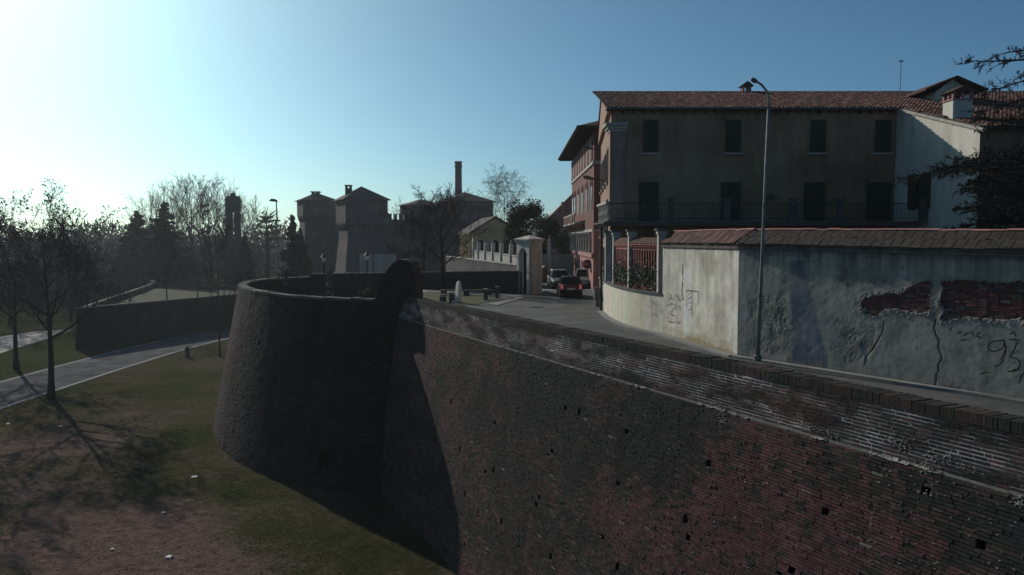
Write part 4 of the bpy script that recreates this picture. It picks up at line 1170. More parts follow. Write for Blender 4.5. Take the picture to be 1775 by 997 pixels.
# small chimney on the ridge
def chimney(parent, x0, x1, y0, y1, z0, z1, name, body, openings=True):
    c = MB(); c.box(x0, x1, y0, y1, z0, z1); o = c.build(name, body, parent)
    if openings:
        h = MB()
        for xx in (x0 - .02, x1 - .10):
            h.box(xx, xx + .12, y0 - .02, y0 + .12, z1, z1 + .32); h.box(xx, xx + .12, y1 - .10, y1 + .02, z1, z1 + .32)
        xm = (x0 + x1) / 2; h.box(xm - .05, xm + .05, y0, y0 + .1, z1, z1 + .32); ym = (y0 + y1) / 2; h.box(x0, x0 + .1, ym - .05, ym + .05, z1, z1 + .32)
        h.box(x0 - .05, x1 + .05, y0 - .05, y1 + .05, z1 - .06, z1 + .001)
        h.build('flue_openings', 'facade_red_pale', o)
        t = MB(); ym = (y0 + y1) / 2
        t.sweep([(-.16 + x0, z1 + .32), (x1 + .16, z1 + .32), ((x0 + x1) / 2, z1 + .62)], (0, y0 - .15, 0), (1, 0, 0), (0, 0, 1), (0, y1 - y0 + .3, 0)); t.build('chimney_roof', 'tile_dark', o)
    return o
p = hA(1293, 165, 50.5); chimney(ro, p.x - .25, p.x + .25, 50.3, 50.8, RZ - .5, RZ + .02, 'chimney', 'facade_red_pale', True)
p = A(1663, 190, 38.6); chimney(ro, p.x - .42, p.x + .52, 38.4, 39.3, roofz(38.4) - .3, A(1663, 172, 38.6).z, 'chimney', 'facade_light', True)
# dormer
dx0, dx1, dyf = A(1620, 170, 45.6).x, A(1682, 170, 45.6).x, 45.6
dz = A(1620, 160, 45.6).z
q = MB(); q.add([(dx0, dyf, roofz(dyf) - .2), (dx1, dyf, roofz(dyf) - .2), (dx1, dyf, dz), ((dx0 + dx1) / 2, dyf, dz + .75), (dx0, dyf, dz), (dx0, 50, roofz(50) - .2), (dx0, 50, dz), (dx1, 50, roofz(50) - .2), (dx1, 50, dz)], [(0, 1, 2, 3, 4), (0, 4, 6, 5), (1, 7, 8, 2)])
dm = q.build('dormer', 'facade_light', ro)
q = MB(); q.box(dx0 + .45, dx1 - .55, dyf - .02, dyf + .1, dz - .35, dz + .02); q.build('dormer_opening', 'wood_dark', dm)
q = MB(); xm = (dx0 + dx1) / 2
for sgn in (-1, 1):
    e = xm + sgn * ((dx1 - dx0) / 2 + .75)
    q.add([(xm, dyf - .45, dz + .86), (xm, 51, dz + .86), (e, 51, dz + .12), (e, dyf - .45, dz + .12), (xm, dyf - .45, dz + .76), (xm, 51, dz + .76), (e, 51, dz + .02), (e, dyf - .45, dz + .02)], [(0, 1, 2, 3), (7, 6, 5, 4), (0, 3, 7, 4), (3, 2, 6, 7), (2, 1, 5, 6)])
q.build('dormer_roof', 'tile_dark', dm)
# roof aerial
ae = thing('aerial_pole', 'thin metal aerial pole with small head standing at the roof edge', 'aerial', hA(1560, 190, 43.2))
q = MB(); q.tube([hA(1559, 192, 43.2), hA(1562, 108, 43.2)], .018, 6); q.build('pole', 'zinc', ae)
q = MB(); p = hA(1562, 106, 43.2); q.tube([p + Vector((-.12, 0, -.03)), p + Vector((0, 0, .03)), p + Vector((.12, 0, -.03))], .03, 6); q.lathe(p, [(.0, -.05), (.05, 0), (0, .06)], 8); q.build('head', 'iron', ae)

# street front of the house: windows in the pink wall
def swin(parent, y0, y1, z0, z1, xf, shut, sill=True, name='window', out=.05, swing=False):
    xa, xb = xf(y0) - .003, xf(y1) - .003
    u = Vector((xb - xa, y1 - y0, 0)); nn = Vector((-1, 0, 0))
    q = MB(); q.obox(Vector((xa, y0, z0)), u, nn * .02, Vector((0, 0, z1 - z0))); o = q.build(name, 'glass_dark', parent)
    if swing:                                    # shutters folded back flat on the wall
        L = u.length
        for (f0, f1) in ((-.52, -.02), (1.02, 1.52)):
            q = MB(); q.obox(Vector((xa, y0, z0)) + u * f0 + nn * .02, u * (f1 - f0), nn * .05, Vector((0, 0, z1 - z0))); q.build('shutter', shut, o)
    else:
        for (f0, f1) in ((0, .49), (.51, 1)):
            q = MB(); q.obox(Vector((xa, y0, z0)) + u * f0 + nn * .022, u * (f1 - f0), nn * .04, Vector((0, 0, z1 - z0))); q.build('shutter', shut, o)
    if sill:
        q = MB(); q.obox(Vector((xa, y0, z0 - .12)) - u * .08, u * 1.16, nn * .14, Vector((0, 0, .12))); q.build('sill', 'stone', o)
    return o
for (z0, z1) in ((7.3, 9.2), (4.2, 6.3), (1.3, 3.5)):
    for y in (46.0, 49.5, 53.0, 56.0):
        swin(house, y, y + .95, z0, z1, gx, 'shutter_brown', swing=True)
# terrace along the front with railing posts
m = MB(); m.prism([(4.75, 40.0), (20.6, 40.0), (20.6, HY - .004), (5.2, HY - .004), (4.9, 44.2), (4.68, 44.2)], 4.70, 4.92); ter = m.build('terrace', 'concrete', house)
m = MB(); m.prism([(4.6, 39.85), (20.6, 39.85), (20.6, 39.998), (4.748, 39.998), (4.67, 44.2), (4.52, 44.2)], 4.80, 4.89); m.build('terrace_moulding', 'stone_dark', ter)
for px in (1162, 1260, 1375, 1457, 1600):
    x = A(px, 360, 40.15).x; q = MB(); q.box(x - .16, x + .16, 40.0 + .02, 40.3, 4.922, 5.98); q.box(x - .21, x + .21, 39.97, 40.35, 5.983, 6.06); q.build('railing_post', 'stone_dark', ter)
q = MB(); q.box(4.85, 20.6, 40.12, 40.16, 5.78, 5.82); q.box(4.85, 20.6, 40.12, 40.16, 5.02, 5.05)
q.build('railing_rail', 'iron', ter)
q = MB()
for k in range(110): x = 4.95 + k * .142; q.box(x, x + .016, 40.13, 40.15, 5.051, 5.779)
tag(q.build('railing_bars', 'iron', ter), kind='stuff')
for k in range(8):
    y = 40.3 + k * .5; q = MB(); q.lathe((4.85 - (y - 40) * .01, y, 4.922), [(.07, 0), (.07, .08), (.045, .16), (.09, .38), (.05, .62), (.07, .78), (.07, .86)], 8); q.build('baluster', 'stone', ter)
q = MB(); q.obox((4.72, 40.2, 5.785), (-.05, 3.9, 0), (.22, 0, 0), (0, 0, .12)); q.build('balustrade_rail', 'stone', ter)
# downpipe and cabinet on the corner, bracket lamp
dp = thing('drainpipe', 'dark vertical drainpipe down the corner of the pink house', 'drainpipe', (5.0, 43.9, 0))
q = MB(); q.tube([(4.93, 43.85, 4.7), (4.93, 43.85, 0)], .07, 8); q.build('pipe', 'iron', dp)
q = MB()
for z in (.6, 2.2, 3.8): q.tube([(4.93, 43.85, z), (4.93, 43.85, z + .08)], .095, 8)
q.build('bracket', 'iron', dp)
p = W(1036, 532, .03)
bx = thing('utility_cabinet', 'small grey metal utility cabinet on a post against the pink house', 'cabinet', p)
q = MB(); q.box(p.x - .2, p.x + .2, p.y, p.y + .3, .45, 1.18); q.build('cabinet_box', 'box_grey', bx)
q = MB(); q.box(p.x - .13, p.x + .13, p.y + .04, p.y + .26, 0.03, .447); q.build('pedestal', 'box_grey', bx)
q = MB(); q.box(p.x - .17, p.x + .17, p.y - .012, p.y - .002, .49, 1.14); q.build('cabinet_door', 'box_grey', bx)
def bracket_lamp(pw, tip, label):
    t = thing('wall_lamp', label, 'street lamp', pw, 'street lamps on wall brackets')
    q = MB(); q.tube([pw, (pw + tip) / 2 + Vector((0, 0, .06)), tip], .03, 6); q.build('arm', 'iron', t)
    dv = (tip - pw).normalized(); q = MB(); q.tube([tip - dv * .1, tip + dv * .15, tip + dv * .5, tip + dv * .62], [.05, .11, .12, .04], 8); q.build('lamp_head', 'zinc', t)
bracket_lamp(Vector((gx(49), 49, A(1040, 315, 49).z)), A(1028, 310, 49), 'grey street lamp on a bracket on the pink house')

# ------------------------------------------------------------------ inside the bastion: lawn, stones, far parapet
m = MB()
for poly in ([(700, 512), (742, 505), (800, 508), (838, 512), (860, 517), (830, 527), (775, 530), (720, 523)],):
    pp = [W(x, y, .05) for x, y in poly]; m.prism([(p.x, p.y) for p in pp], -.1, .05)
tag(m.build('lawn', 'lawn'), 'small sunlit lawn behind the rampart by the white stone', kind='structure')
m = MB(); pp = [W(x, y, .07) for x, y in [(845, 527), (905, 513), (912, 515), (862, 529)]]; m.prism([(p.x, p.y) for p in pp], -.1, .07)
tag(m.build('pavement', 'paving'), 'pale paved strip between lawn and street', kind='structure')
fw = thing('parapet_wall', 'dark shaded brick parapet wall closing the far side of the bastion', 'parapet wall', (-9, 65.6, 0))
F0, F1 = Vector((-18.4, 72.7, 0)), Vector((0.45, 58.55, 0)); FD = (F1 - F0); FL = FD.length; FD.normalize(); FN = Vector((FD.y, -FD.x, 0)); FN = FN if FN.y < 0 else -FN
ztf = lambda s: lerp(.80, 1.62, s / FL)
m = MB()
nb = 48
for i in range(nb):
    s0, s1 = FL * i / nb, FL * (i + 1) / nb
    a, b = F0 + FD * s0, F0 + FD * s1
    for (o1, zz) in ((0, 0),):
        vs = [a + Vector((0, 0, -10)), b + Vector((0, 0, -10)), b + Vector((0, 0, ztf(s1))), a + Vector((0, 0, ztf(s0)))]
        vs += [v - FN * .45 for v in vs]
        m.add(vs, [(0, 1, 2, 3), (7, 6, 5, 4)], (.07, .058, .052))
m.build('mortar_core', 'brick_core', fw, attr=True)
bk = MB()
def fP(s, z, o=0): return F0 + FD * s + FN * o + Vector((0, 0, z))
rw = 0; z = -1.6
rf = random.Random(9)
while z < 1.6:
    s = -.15 * (rw % 2)
    while s < FL:
        if z + .08 < ztf(max(0, s)): brick_faces(bk, fP, max(0, s), min(FL, s + .28), z, z + .066, .015 + rf.gauss(0, .005), .03, tuple(v * rf.uniform(.7, 1.3) for v in mixc(DARK, MID, rf.random())), rf)
        s += .295
    z += .08; rw += 1
tag(bk.build('brick_courses', 'brick', fw, attr=True), kind='stuff')
s = 0
while s < FL - .2:
    q = MB(); e = min(FL, s + .9); q.obox(F0 + FD * s + FN * .08 + Vector((0, 0, ztf(s) + .003)), FD * (e - s - .015), -FN * .6, Vector((0, 0, .09))); q.build('coping_slab', 'coping', fw); s += .9

def simple(name, label, cat, material, mb, group=None, smooth=False):
    o = mb.build(name, material, None, smooth=smooth)
    return tag(o, label, cat, group)
# white memorial stone
p = W(795, 525, .05)
t = thing('memorial_stone', 'slender pointed white memorial stone on the small lawn', 'standing stone', p)
q = MB(); ring = []
for (z, w, d_, dx) in [(0.16, .26, .14, -.10), (.5, .24, .13, -.06), (.9, .22, .12, -.01), (1.15, .20, .11, .02), (1.32, .14, .09, .04), (1.42, .04, .04, .06)]:
    ring.append([Vector((p.x + dx - w, p.y - d_, z)), Vector((p.x + dx + w, p.y - d_, z)), Vector((p.x + dx + w * .9, p.y + d_, z)), Vector((p.x + dx - w * .9, p.y + d_, z))])
for i in range(len(ring) - 1):
    q.add(ring[i] + ring[i + 1], [(0, 1, 5, 4), (1, 2, 6, 5), (2, 3, 7, 6), (3, 0, 4, 7)])
q.add(ring[-1], [(0, 1, 2, 3)])
rz_ = Matrix.Rotation(radians(-62), 3, 'Z'); q.v = [tuple(p + rz_ @ (Vector(v) - p)) for v in q.v]
q.build('stone_shaft', 'stone_white', t)
q = MB(); q.box(p.x - .42, p.x + .25, p.y - .22, p.y + .22, .05, .158); q.build('plinth', 'stone', t)
def post(px, py, h, w, label, name='stone_post', round_top=False, material='stone_dark'):
    p = W(px, py, .05); t = thing(name, label, 'stone post', p, 'stone posts on the bastion')
    q = MB(); q.box(p.x - w, p.x + w, p.y - w * .8, p.y + w * .8, .05, h); q.build('shaft', material, t)
    q = MB()
    if round_top:
        n = 8; poly = [(w * 1.06 * cos(pi * k / n), w * 1.0 * sin(pi * k / n)) for k in range(n + 1)]; q.sweep(poly, (p.x, p.y - w * .85, h), (1, 0, 0), (0, 0, 1), (0, w * 1.7, 0))
    else: q.box(p.x - w * 1.12, p.x + w * 1.12, p.y - w * .9, p.y + w * .9, h + .002, h + .08)
    q.build('cap', 'stone', t)
post(768, 524, .38, .20, 'low round-topped stone post left of the white memorial stone', round_top=True)
post(783, 524, .62, .16, 'square stone post just left of the white memorial stone')
post(842, 520, .72, .14, 'stone post at the kerb right of the lawn, nearer the memorial')
post(862, 517, .78, .13, 'stone post at the kerb right of the lawn, nearer the gate')
p = W(822, 512, .05)
t = thing('stone_bench', 'long low stone bench against the dark parapet behind the lawn', 'bench', p)
q = MB(); q.box(p.x - 2.4, p.x + 1.4, p.y - .2, p.y + .2, .36, .44); q.build('seat', 'coping', t)
for dx in (-2.1, -.5, 1.1): q = MB(); q.box(p.x + dx - .25, p.x + dx + .15, p.y - .16, p.y + .16, .05, .358); q.build('leg', 'stone_dark', t)
for (px, lab) in ((496, 'dark stone finial on the far rim of the bastion, farther left'), (571, 'dark stone finial on the far rim of the bastion, nearer the castle')):
    d0 = 68.5 if px < 520 else 66.5
    b = A(px, 500, d0); t = thing('rim_finial', lab, 'finial', (b.x, d0, 0), 'finials along the bastion rim')
    zt = A(px, 470, d0).z
    q = MB(); q.lathe((b.x, d0, 0), [(.30, 0), (.30, .25), (.2, .3), (.17, zt - .45), (.24, zt - .40), (.24, zt - .33)], 10); q.build('shaft', 'stone_dark', t)
    q = MB(); q.lathe((b.x, d0, zt - .33), [(.10, 0), (.22, .12), (.25, .24), (.18, .38), (.04, .48)], 10); q.build('ball', 'stone_dark', t)

# ------------------------------------------------------------------ gate pier with arched niche
gt = thing('gateway', 'pale stone gateway with arched niche and moulded cornice beside the street', 'gateway', (1.3, 58.5, 0))
n0 = Vector((1.22, 57.5, 0)); ul = Vector((-.88, 1.75, 0)); ur = Vector((1.02, 1.75, 0))
q = MB()
def gface(q, o, u, zt, arch=None):
    L = u.length; un = u.normalized()
    if arch is None: q.add([o, o + u, o + u + Vector((0, 0, zt)), o + Vector((0, 0, zt))], [(0, 1, 2, 3)]); return
    a0, a1, zs = arch; k = 10
    P = lambda s, z: o + un * s + Vector((0, 0, z))
    r = (a1 - a0) / 2; mid = (a0 + a1) / 2
    arc = [(mid - r * cos(pi * i / k), zs + r * sin(pi * i / k)) for i in range(k + 1)]
    q.add([P(0, 0), P(a0, 0), P(a0, zs), P(0, zt)], [(0, 1, 2, 3)]); q.add([P(a1, 0), P(L, 0), P(L, zt), P(a1, zs)], [(0, 1, 2, 3)])
    q.add([P(0, zt)] + [P(*a) for a in arc[:k // 2 + 1]] + [P(mid, zt)], [tuple(range(k // 2 + 3))]); q.add([P(mid, zt)] + [P(*a) for a in arc[k // 2:]] + [P(L, zt)], [tuple(range(k // 2 + 3))])
    nin = Vector((-un.y, un.x, 0)); nin = nin if nin.y > 0 else -nin
    for i in range(k):
        a, b = arc[i], arc[i + 1]; q.add([P(*a), P(*b), P(*b) + nin * .5, P(*a) + nin * .5], [(0, 1, 2, 3)])
    for s_ in (a0, a1): q.add([P(s_, 0), P(s_, zs), P(s_, zs) + nin * .5, P(s_, 0) + nin * .5], [(0, 1, 2, 3)])
    return nin
gface(q, n0, ul, 3.72, (.35, 1.60, 2.75)); gface(q, n0, ur, 3.72)
q.add([n0 + ul, n0 + ul + ur, n0 + ul + ur + Vector((0, 0, 3.72)), n0 + ul + Vector((0, 0, 3.72))], [(0, 1, 2, 3)]); q.add([n0 + ur, n0 + ul + ur, n0 + ul + ur + Vector((0, 0, 3.72)), n0 + ur + Vector((0, 0, 3.72))], [(0, 1, 2, 3)])
q.build('masonry', 'gate_stone', gt)
uln = ul.normalized(); urn = ur.normalized()
q = MB(); q.obox(n0 + uln * .3 + urn * .5 + Vector((0, 0, 0)), uln * 1.4, urn * .03, Vector((0, 0, 3.4))); q.build('niche_back', 'wood_dark', gt)
q = MB(); q.tube([n0 + uln * 1.05 + urn * .1, n0 + uln * 1.05 + urn * .1 + Vector((0, 0, 3.3))], .025, 6); q.build('niche_bar', 'stone_white', gt)
for k, (h, e) in enumerate(((3.723, .06), (3.83, .14), (3.95, .24))):
    c0 = n0 - uln * e - urn * e; q = MB(); q.obox(c0 + Vector((0, 0, h)), ul + uln * 2 * e, ur + urn * 2 * e, Vector((0, 0, .104 if k < 2 else .09))); q.build('cornice', 'gate_stone', gt)
q = MB(); c = n0 + (ul + ur) / 2; r = [n0 - uln * .2 - urn * .2, n0 + ul + uln * .2 - urn * .2, n0 + ul + ur + (uln + urn) * .2, n0 + ur + urn * .2 - uln * .2]
q.add([v + Vector((0, 0, 4.043)) for v in r] + [c + Vector((0, 0, 4.30))], [(0, 1, 4), (1, 2, 4), (2, 3, 4), (3, 0, 4)]); q.build('cap', 'gate_stone', gt)
for f in (.12, .78):
    a = n0 + ur * f; nn = Vector((urn.y, -urn.x, 0)); q = MB(); q.obox(a + nn * .003, ur * .14, nn * .07, Vector((0, 0, 3.5))); q.build('pilaster', 'gate_stone', gt)
q = MB(); q.obox(n0 + ur * .3 + Vector((urn.y, -urn.x, 0)) * .003 + Vector((0, 0, .5)), ur * .44, Vector((urn.y, -urn.x, 0)) * .03, Vector((0, 0, 2.8))); q.build('panel', 'gate_stone', gt)
q = MB(); q.lathe(n0 + ul * .5 + ur * .9 + Vector((0, 0, 4.05)), [(.12, 0), (.08, .15), (.14, .3), (.12, .42), (.03, .52)], 8); q.build('finial', 'gate_stone', gt)

# ------------------------------------------------------------------ walls beyond the gate
def long_wall(name, label, a, b, z0, z1a, z1b, th, material, copm='stone', pil=None):
    a = Vector((*a, 0)); b = Vector((*b, 0)); t = thing(name, label, 'wall', (a + b) / 2); d = b - a; L = d.length; dn = d.normalized(); nn = Vector((dn.y, -dn.x, 0)); nn = nn if nn.y < 0 else -nn
    q = MB(); vs = [a + Vector((0, 0, z0)), b + Vector((0, 0, z0)), b + Vector((0, 0, z1b)), a + Vector((0, 0, z1a))]; vs += [v - nn * th for v in vs]
    q.add(vs, [(0, 1, 2, 3), (7, 6, 5, 4), (3, 2, 6, 7), (0, 3, 7, 4), (1, 5, 6, 2)]); q.build('wall_body', material, t)
    k = max(1, int(L / 1.2))
    for i in range(k):
        q = MB(); s0 = i / k; s1 = (i + 1) / k - .006
        p0 = a + d * s0 + Vector((0, 0, lerp(z1a, z1b, s0) + .003)); p1 = a + d * s1 + Vector((0, 0, lerp(z1a, z1b, s1) + .003))
        q.obox(p0 + nn * .05, p1 - p0, -nn * (th + .1), Vector((0, 0, .09))); q.build('coping_slab', copm, t)
    if pil:
        for s in pil[0]:
            p = a + d * s; w = pil[1]; zt = lerp(z1a, z1b, s) + pil[2]
            q = MB(); q.add([p + dn * x * w + nn * y + Vector((0, 0, z)) for (z, f) in ((0.0, 1), (zt, .55)) for (x, y) in ((-f, .06 + .15 * f), (f, .06 + .15 * f), (f, -.2), (-f, -.2))], [(0, 1, 5, 4), (1, 2, 6, 5), (2, 3, 7, 6), (3, 0, 4, 7), (4, 5, 6, 7)]); pp_ = q.build('pilaster', 'stone_white' if pil[3] else 'stone', t)
            q = MB(); q.lathe(p + Vector((0, 0, zt + .003)), [(.13, 0), (.06, .1), (.12, .22), (.02, .36)], 8); q.build('finial', 'stone', pp_)
    return t
long_wall('retaining_wall', 'sloping brownish brick retaining wall behind the dark parapet', (0.35, 62.3), (-7.2, 87), -9.5, 1.95, 2.1, .4, 'castle_brick')
long_wall('fence_wall', 'pale panelled fence wall with slim finial posts left of the gateway', (0.5, 66.5), (-4.4, 90), 0, 2.55, 2.7, .3, 'facade_cream', pil=((.12, .30, .48, .66, .84, .98), .16, 1.0, True))
long_wall('fence_wall', 'pale plaster wall facing the street junction, with one tall finial post', (2.7, 80), (6.2, 80.5), 0, 2.4, 2.4, .3, 'facade_cream', pil=((.3,), .2, 1.7, True))
long_wall('fence_wall', 'low pale wall beyond the gateway behind the parked cars', (2.3, 72), (3.4, 79.9), 0, 1.1, 1.3, .3, 'facade_cream')
long_wall('moat_wall', 'pale sunlit moat wall at the foot of the castle tower', (-27.0, 141), (-20.5, 139), -9.9, 1.3, 1.3, .6, 'facade_cream')
m = MB(); pp = [(2.5, 62.4), (6.25, 62.4), (6.25, 62.9), (2.5, 62.9)]; m.prism(pp, 0, .037); tag(m.build('stop_line', 'road_paint'), 'white stop line across the street before the junction', kind='structure')
m = MB(); m.prism([(2.3, 66), (3.0, 66), (3.2, 70), (2.2, 70)], -.1, .12); tag(m.build('kerb', 'paving'), 'raised kerb corner at the street junction', kind='structure')

# yellow pavilion with columns
pav = thing('pavilion', 'yellow columned pavilion with low pediment roof behind the fence wall', 'building', (-3, 104, 0))
B0 = Vector((-4.9, 100, 0)); BU = Vector((5.6, 1.0, 0)); BW = Vector((-2.2, 12, 0)); ZE = 4.95
q = MB(); q.add([B0, B0 + BU, B0 + BU + Vector((0, 0, ZE)), B0 + BU / 2 + Vector((0, 0, 6.7)), B0 + Vector((0, 0, ZE))], [(0, 1, 2, 3, 4)]); q.build('front_wall', 'facade_yellow', pav)
q = MB(); q.add([B0, B0 + BW, B0 + BW + Vector((0, 0, ZE)), B0 + Vector((0, 0, ZE))], [(3, 2, 1, 0)]); q.build('side_wall', 'facade_yellow', pav)
for k in range(9):
    p = B0 + BW * (k + .2) / 9 + Vector((-.25, -.05, 0)); q = MB(); q.lathe(p, [(.22, 0), (.22, .2), (.16, .3), (.14, ZE - .5), (.22, ZE - .3), (.22, ZE - .05)], 8); q.build('column', 'facade_yellow', pav)
for k in range(3):
    c = B0 + BU * (k + .6) / 3.3 + Vector((0, -.03, 0)); n = 8; r = .5; poly = [(-r, 0), (r, 0)] + [(r * cos(pi * i / n), 2.6 + r * sin(pi * i / n)) for i in range(n + 1)]
    q = MB(); q.sweep(poly, c + Vector((0, 0, .8)), BU.normalized(), Vector((0, 0, 1)), Vector((0, .02, 0))); q.build('arched_window', 'glass_dark', pav)
q = MB()
for (a, b) in ((B0 - BU * .08 + Vector((0, 0, ZE - .15)), B0 + BU / 2 + Vector((0, 0, 6.82))), (B0 + BU / 2 + Vector((0, 0, 6.82)), B0 + BU * 1.08 + Vector((0, 0, ZE - .15)))):
    f = Vector((0.1, -.4, 0)); vs = [a + f, b + f, b + BW * 1.02, a + BW * 1.02]; q.add(vs + [v + Vector((0, 0, .13)) for v in vs], [(0, 1, 2, 3), (7, 6, 5, 4), (0, 4, 5, 1), (1, 5, 6, 2), (3, 2, 6, 7), (0, 3, 7, 4)])
q.build('roof', 'castle_roof', pav)

# ------------------------------------------------------------------ red villa
villa = thing('villa', 'tall red brick villa with arched loggias and wide overhanging eaves', 'house', (12, 74, 0))
VX, V0, V1, VE = 6.38, 62.4, 85.2, 12.5
vx = lambda y: VX
q = MB(); q.box(VX, 20, V0, V1, 4.6, VE); q.build('upper_wall', 'facade_red', villa)
q = MB(); q.box(VX - .02, 20, V0 - .02, V1 + .02, 0, 4.597); q.build('ground_wall', 'facade_red_pale', villa)
q = MB(); q.box(VX - .12, 20, V0 - .1, V1 + .12, 9.85, 10.08); q.build('string_course', 'stone', villa)
q = MB(); q.box(VX - .10, 20, V0 - .1, V1 + .10, 4.6, 4.8); q.build('string_course', 'stone', villa)
q = MB(); q.box(VX - 1.35, 21.3, V0 - 1.2, V1 + 1.35, VE + .002, VE + .16)
for k in range(38): y = V0 - 1.0 + k * .66; q.box(VX - 1.3, VX - .01, y, y + .14, VE - .14, VE)
vr = q.build('eaves', 'wood_dark', villa)
q = MB(); q.add([(VX - 1.3, V0 - 1.2, VE + .163), (21.3, V0 - 1.2, VE + .163), (21.3, V1 + 1.3, VE + .163), (VX - 1.3, V1 + 1.3, VE + .163), (13.5, V0 + 6, VE + 3), (13.5, V1 - 6, VE + 3)], [(0, 1, 4), (1, 2, 5, 4), (2, 3, 5), (3, 0, 4, 5)]); q.build('roof', 'tile_dark', villa)
q = MB(); q.tube([(VX - 1.38, V0 - 1.2, VE + .1), (VX - 1.38, V1 + 1.38, VE + .1)], .09, 8); q.build('gutter', 'zinc', villa)
for k, y in enumerate([63.4, 66.2, 69.0, 71.8, 74.6, 77.4, 80.2, 83.0]):
    w = swin(villa, y, y + 1.1, 10.3, 11.8, vx, 'shutter_brown', sill=False)
    q = MB(); q.box(VX - .07, VX - .003, y + 1.25, y + 2.4, 10.15, 12.2); q.build('pilaster_panel', 'facade_red_pale', villa)
for k, y in enumerate([64.0, 68.2, 72.4, 76.6, 80.8, 83.6]):
    n = 8; r = .55; poly = [(-r, 0), (r, 0)] + [(r * cos(pi * i / n), 1.9 + r * sin(pi * i / n)) for i in range(n + 1)]
    q = MB(); q.sweep(poly, (VX - .003, y, 6.35), (0, 1, 0), (0, 0, 1), (-.04, 0, 0)); w = q.build('arched_window', 'glass_dark', villa)
    q = MB()
    for i in range(n): a0, a1 = pi * i / n, pi * (i + 1) / n; q.sweep([(r * cos(a0), r * sin(a0)), (r * cos(a1), r * sin(a1)), (r * 1.3 * cos(a1), r * 1.3 * sin(a1)), (r * 1.3 * cos(a0), r * 1.3 * sin(a0))], (VX - .003, y, 8.25), (0, 1, 0), (0, 0, 1), (-.09, 0, 0))
    q.build('arch_trim', 'facade_red_pale', w)
q = MB(); q.box(VX - .9, VX - .003, 70.5, 85.0, 5.35, 5.5); bal = q.build('balcony', 'stone', villa)
q = MB(); q.box(VX - .9, VX - .78, 70.5, 85.0, 6.2, 6.32); q.build('rail', 'stone', bal)
for k in range(24): y = 70.7 + k * .6; q = MB(); q.box(VX - .88, VX - .80, y, y + .2, 5.502, 6.198); q.build('baluster', 'facade_red_pale', bal)
for k in range(6): y = 71 + k * 2.7; q = MB(); q.sweep([(0, 0), (.8, 0), (0, -.7)], (VX - .003, y, 5.347), (-1, 0, 0), (0, 0, 1), (0, .25, 0)); q.build('bracket', 'facade_red_pale', bal)
for k in range(9):
    y = 63.2 + k * 2.45
    q = MB(); q.lathe((VX - .22, y, 2.95), [(.14, 0), (.14, .1), (.10, .2), (.09, 1.3), (.16, 1.45), (.16, 1.6)], 8); q.build('loggia_column', 'stone', villa)
    n = 6; r = .85; poly = [(-r, 0), (r, 0)] + [(r * cos(pi * i / n), 1.0 + .5 * sin(pi * i / n)) for i in range(n + 1)]
    q = MB(); q.sweep(poly, (VX - .023, y + 1.2, 2.95), (0, 1, 0), (0, 0, 1), (-.04, 0, 0)); q.build('loggia_opening', 'glass_dark', villa)
q = MB(); q.box(VX - .16, VX - .023, V0, V1, 2.55, 2.9); q.build('loggia_parapet', 'facade_red_pale', villa)
for k in range(8):
    y = 64.0 + k * 2.7; n = 6; r = .4; poly = [(-r, 0), (r, 0)] + [(r * cos(pi * i / n), .55 + .25 * sin(pi * i / n)) for i in range(n + 1)]
    q = MB(); q.sweep(poly, (VX - .023, y, 1.35), (0, 1, 0), (0, 0, 1), (-.04, 0, 0)); q.build('basement_window', 'glass_dark', villa)
cl = MB(); a = A(1010, 358, 72.5)
pts = [(i * .16, .03 * sin(i * 2)) for i in range(9)]
for i in range(8): cl.add([(VX - .94 - pts[i][1], 72.2 + pts[i][0], 6.3), (VX - .94 - pts[i + 1][1], 72.2 + pts[i + 1][0], 6.3), (VX - .95 - pts[i + 1][1] * 2, 72.2 + pts[i + 1][0], 5.35), (VX - .95 - pts[i][1] * 2, 72.2 + pts[i][0], 5.35)], [(0, 1, 2, 3)])
simple('hanging_cloth', 'green cloth hung over the balcony of the red villa', 'cloth', 'awning_green', cl)
bracket_lamp(Vector((gx(57.5), 57.6, A(1035, 262, 57.6).z)), A(1026, 258, 57.6), 'pale street lamp on a bracket near the red villa roof')

# house with red roof beyond the villa
h2 = thing('house', 'small pale house with red hipped roof between evergreens and red villa', 'house', (9, 110, 0))
q = MB(); q.box(4.6, 16, 105, 116, 0, 6.0); q.build('wall', 'house_far', h2)
q = MB(); q.add([(3.9, 104.3, 5.9), (16.6, 104.3, 5.9), (16.6, 116.6, 5.9), (3.9, 116.6, 5.9), (9.2, 110.4, 11.2), (12, 110.4, 11.2)], [(0, 1, 5, 4), (1, 2, 5), (2, 3, 4, 5), (3, 0, 4), (3, 2, 1, 0)]); rr2 = q.build('roof', 'tile', h2)
q = MB(); q.box(6.6, 7.0, 107, 107.4, 7.4, 9.0); q.build('chimney', 'facade_red_pale', rr2)
for x in (5.2, 6.6, 8.0):
    q = MB(); q.box(x, x + .8, 104.95, 104.997, 3.6, 5.2); w = q.build('window', 'glass_dark', h2)
    for (a, b) in ((x - .4, x - .01), (x + .81, x + 1.2)): q = MB(); q.box(a, b, 104.93, 104.99, 3.6, 5.2); q.build('shutter', 'facade_cream', w)

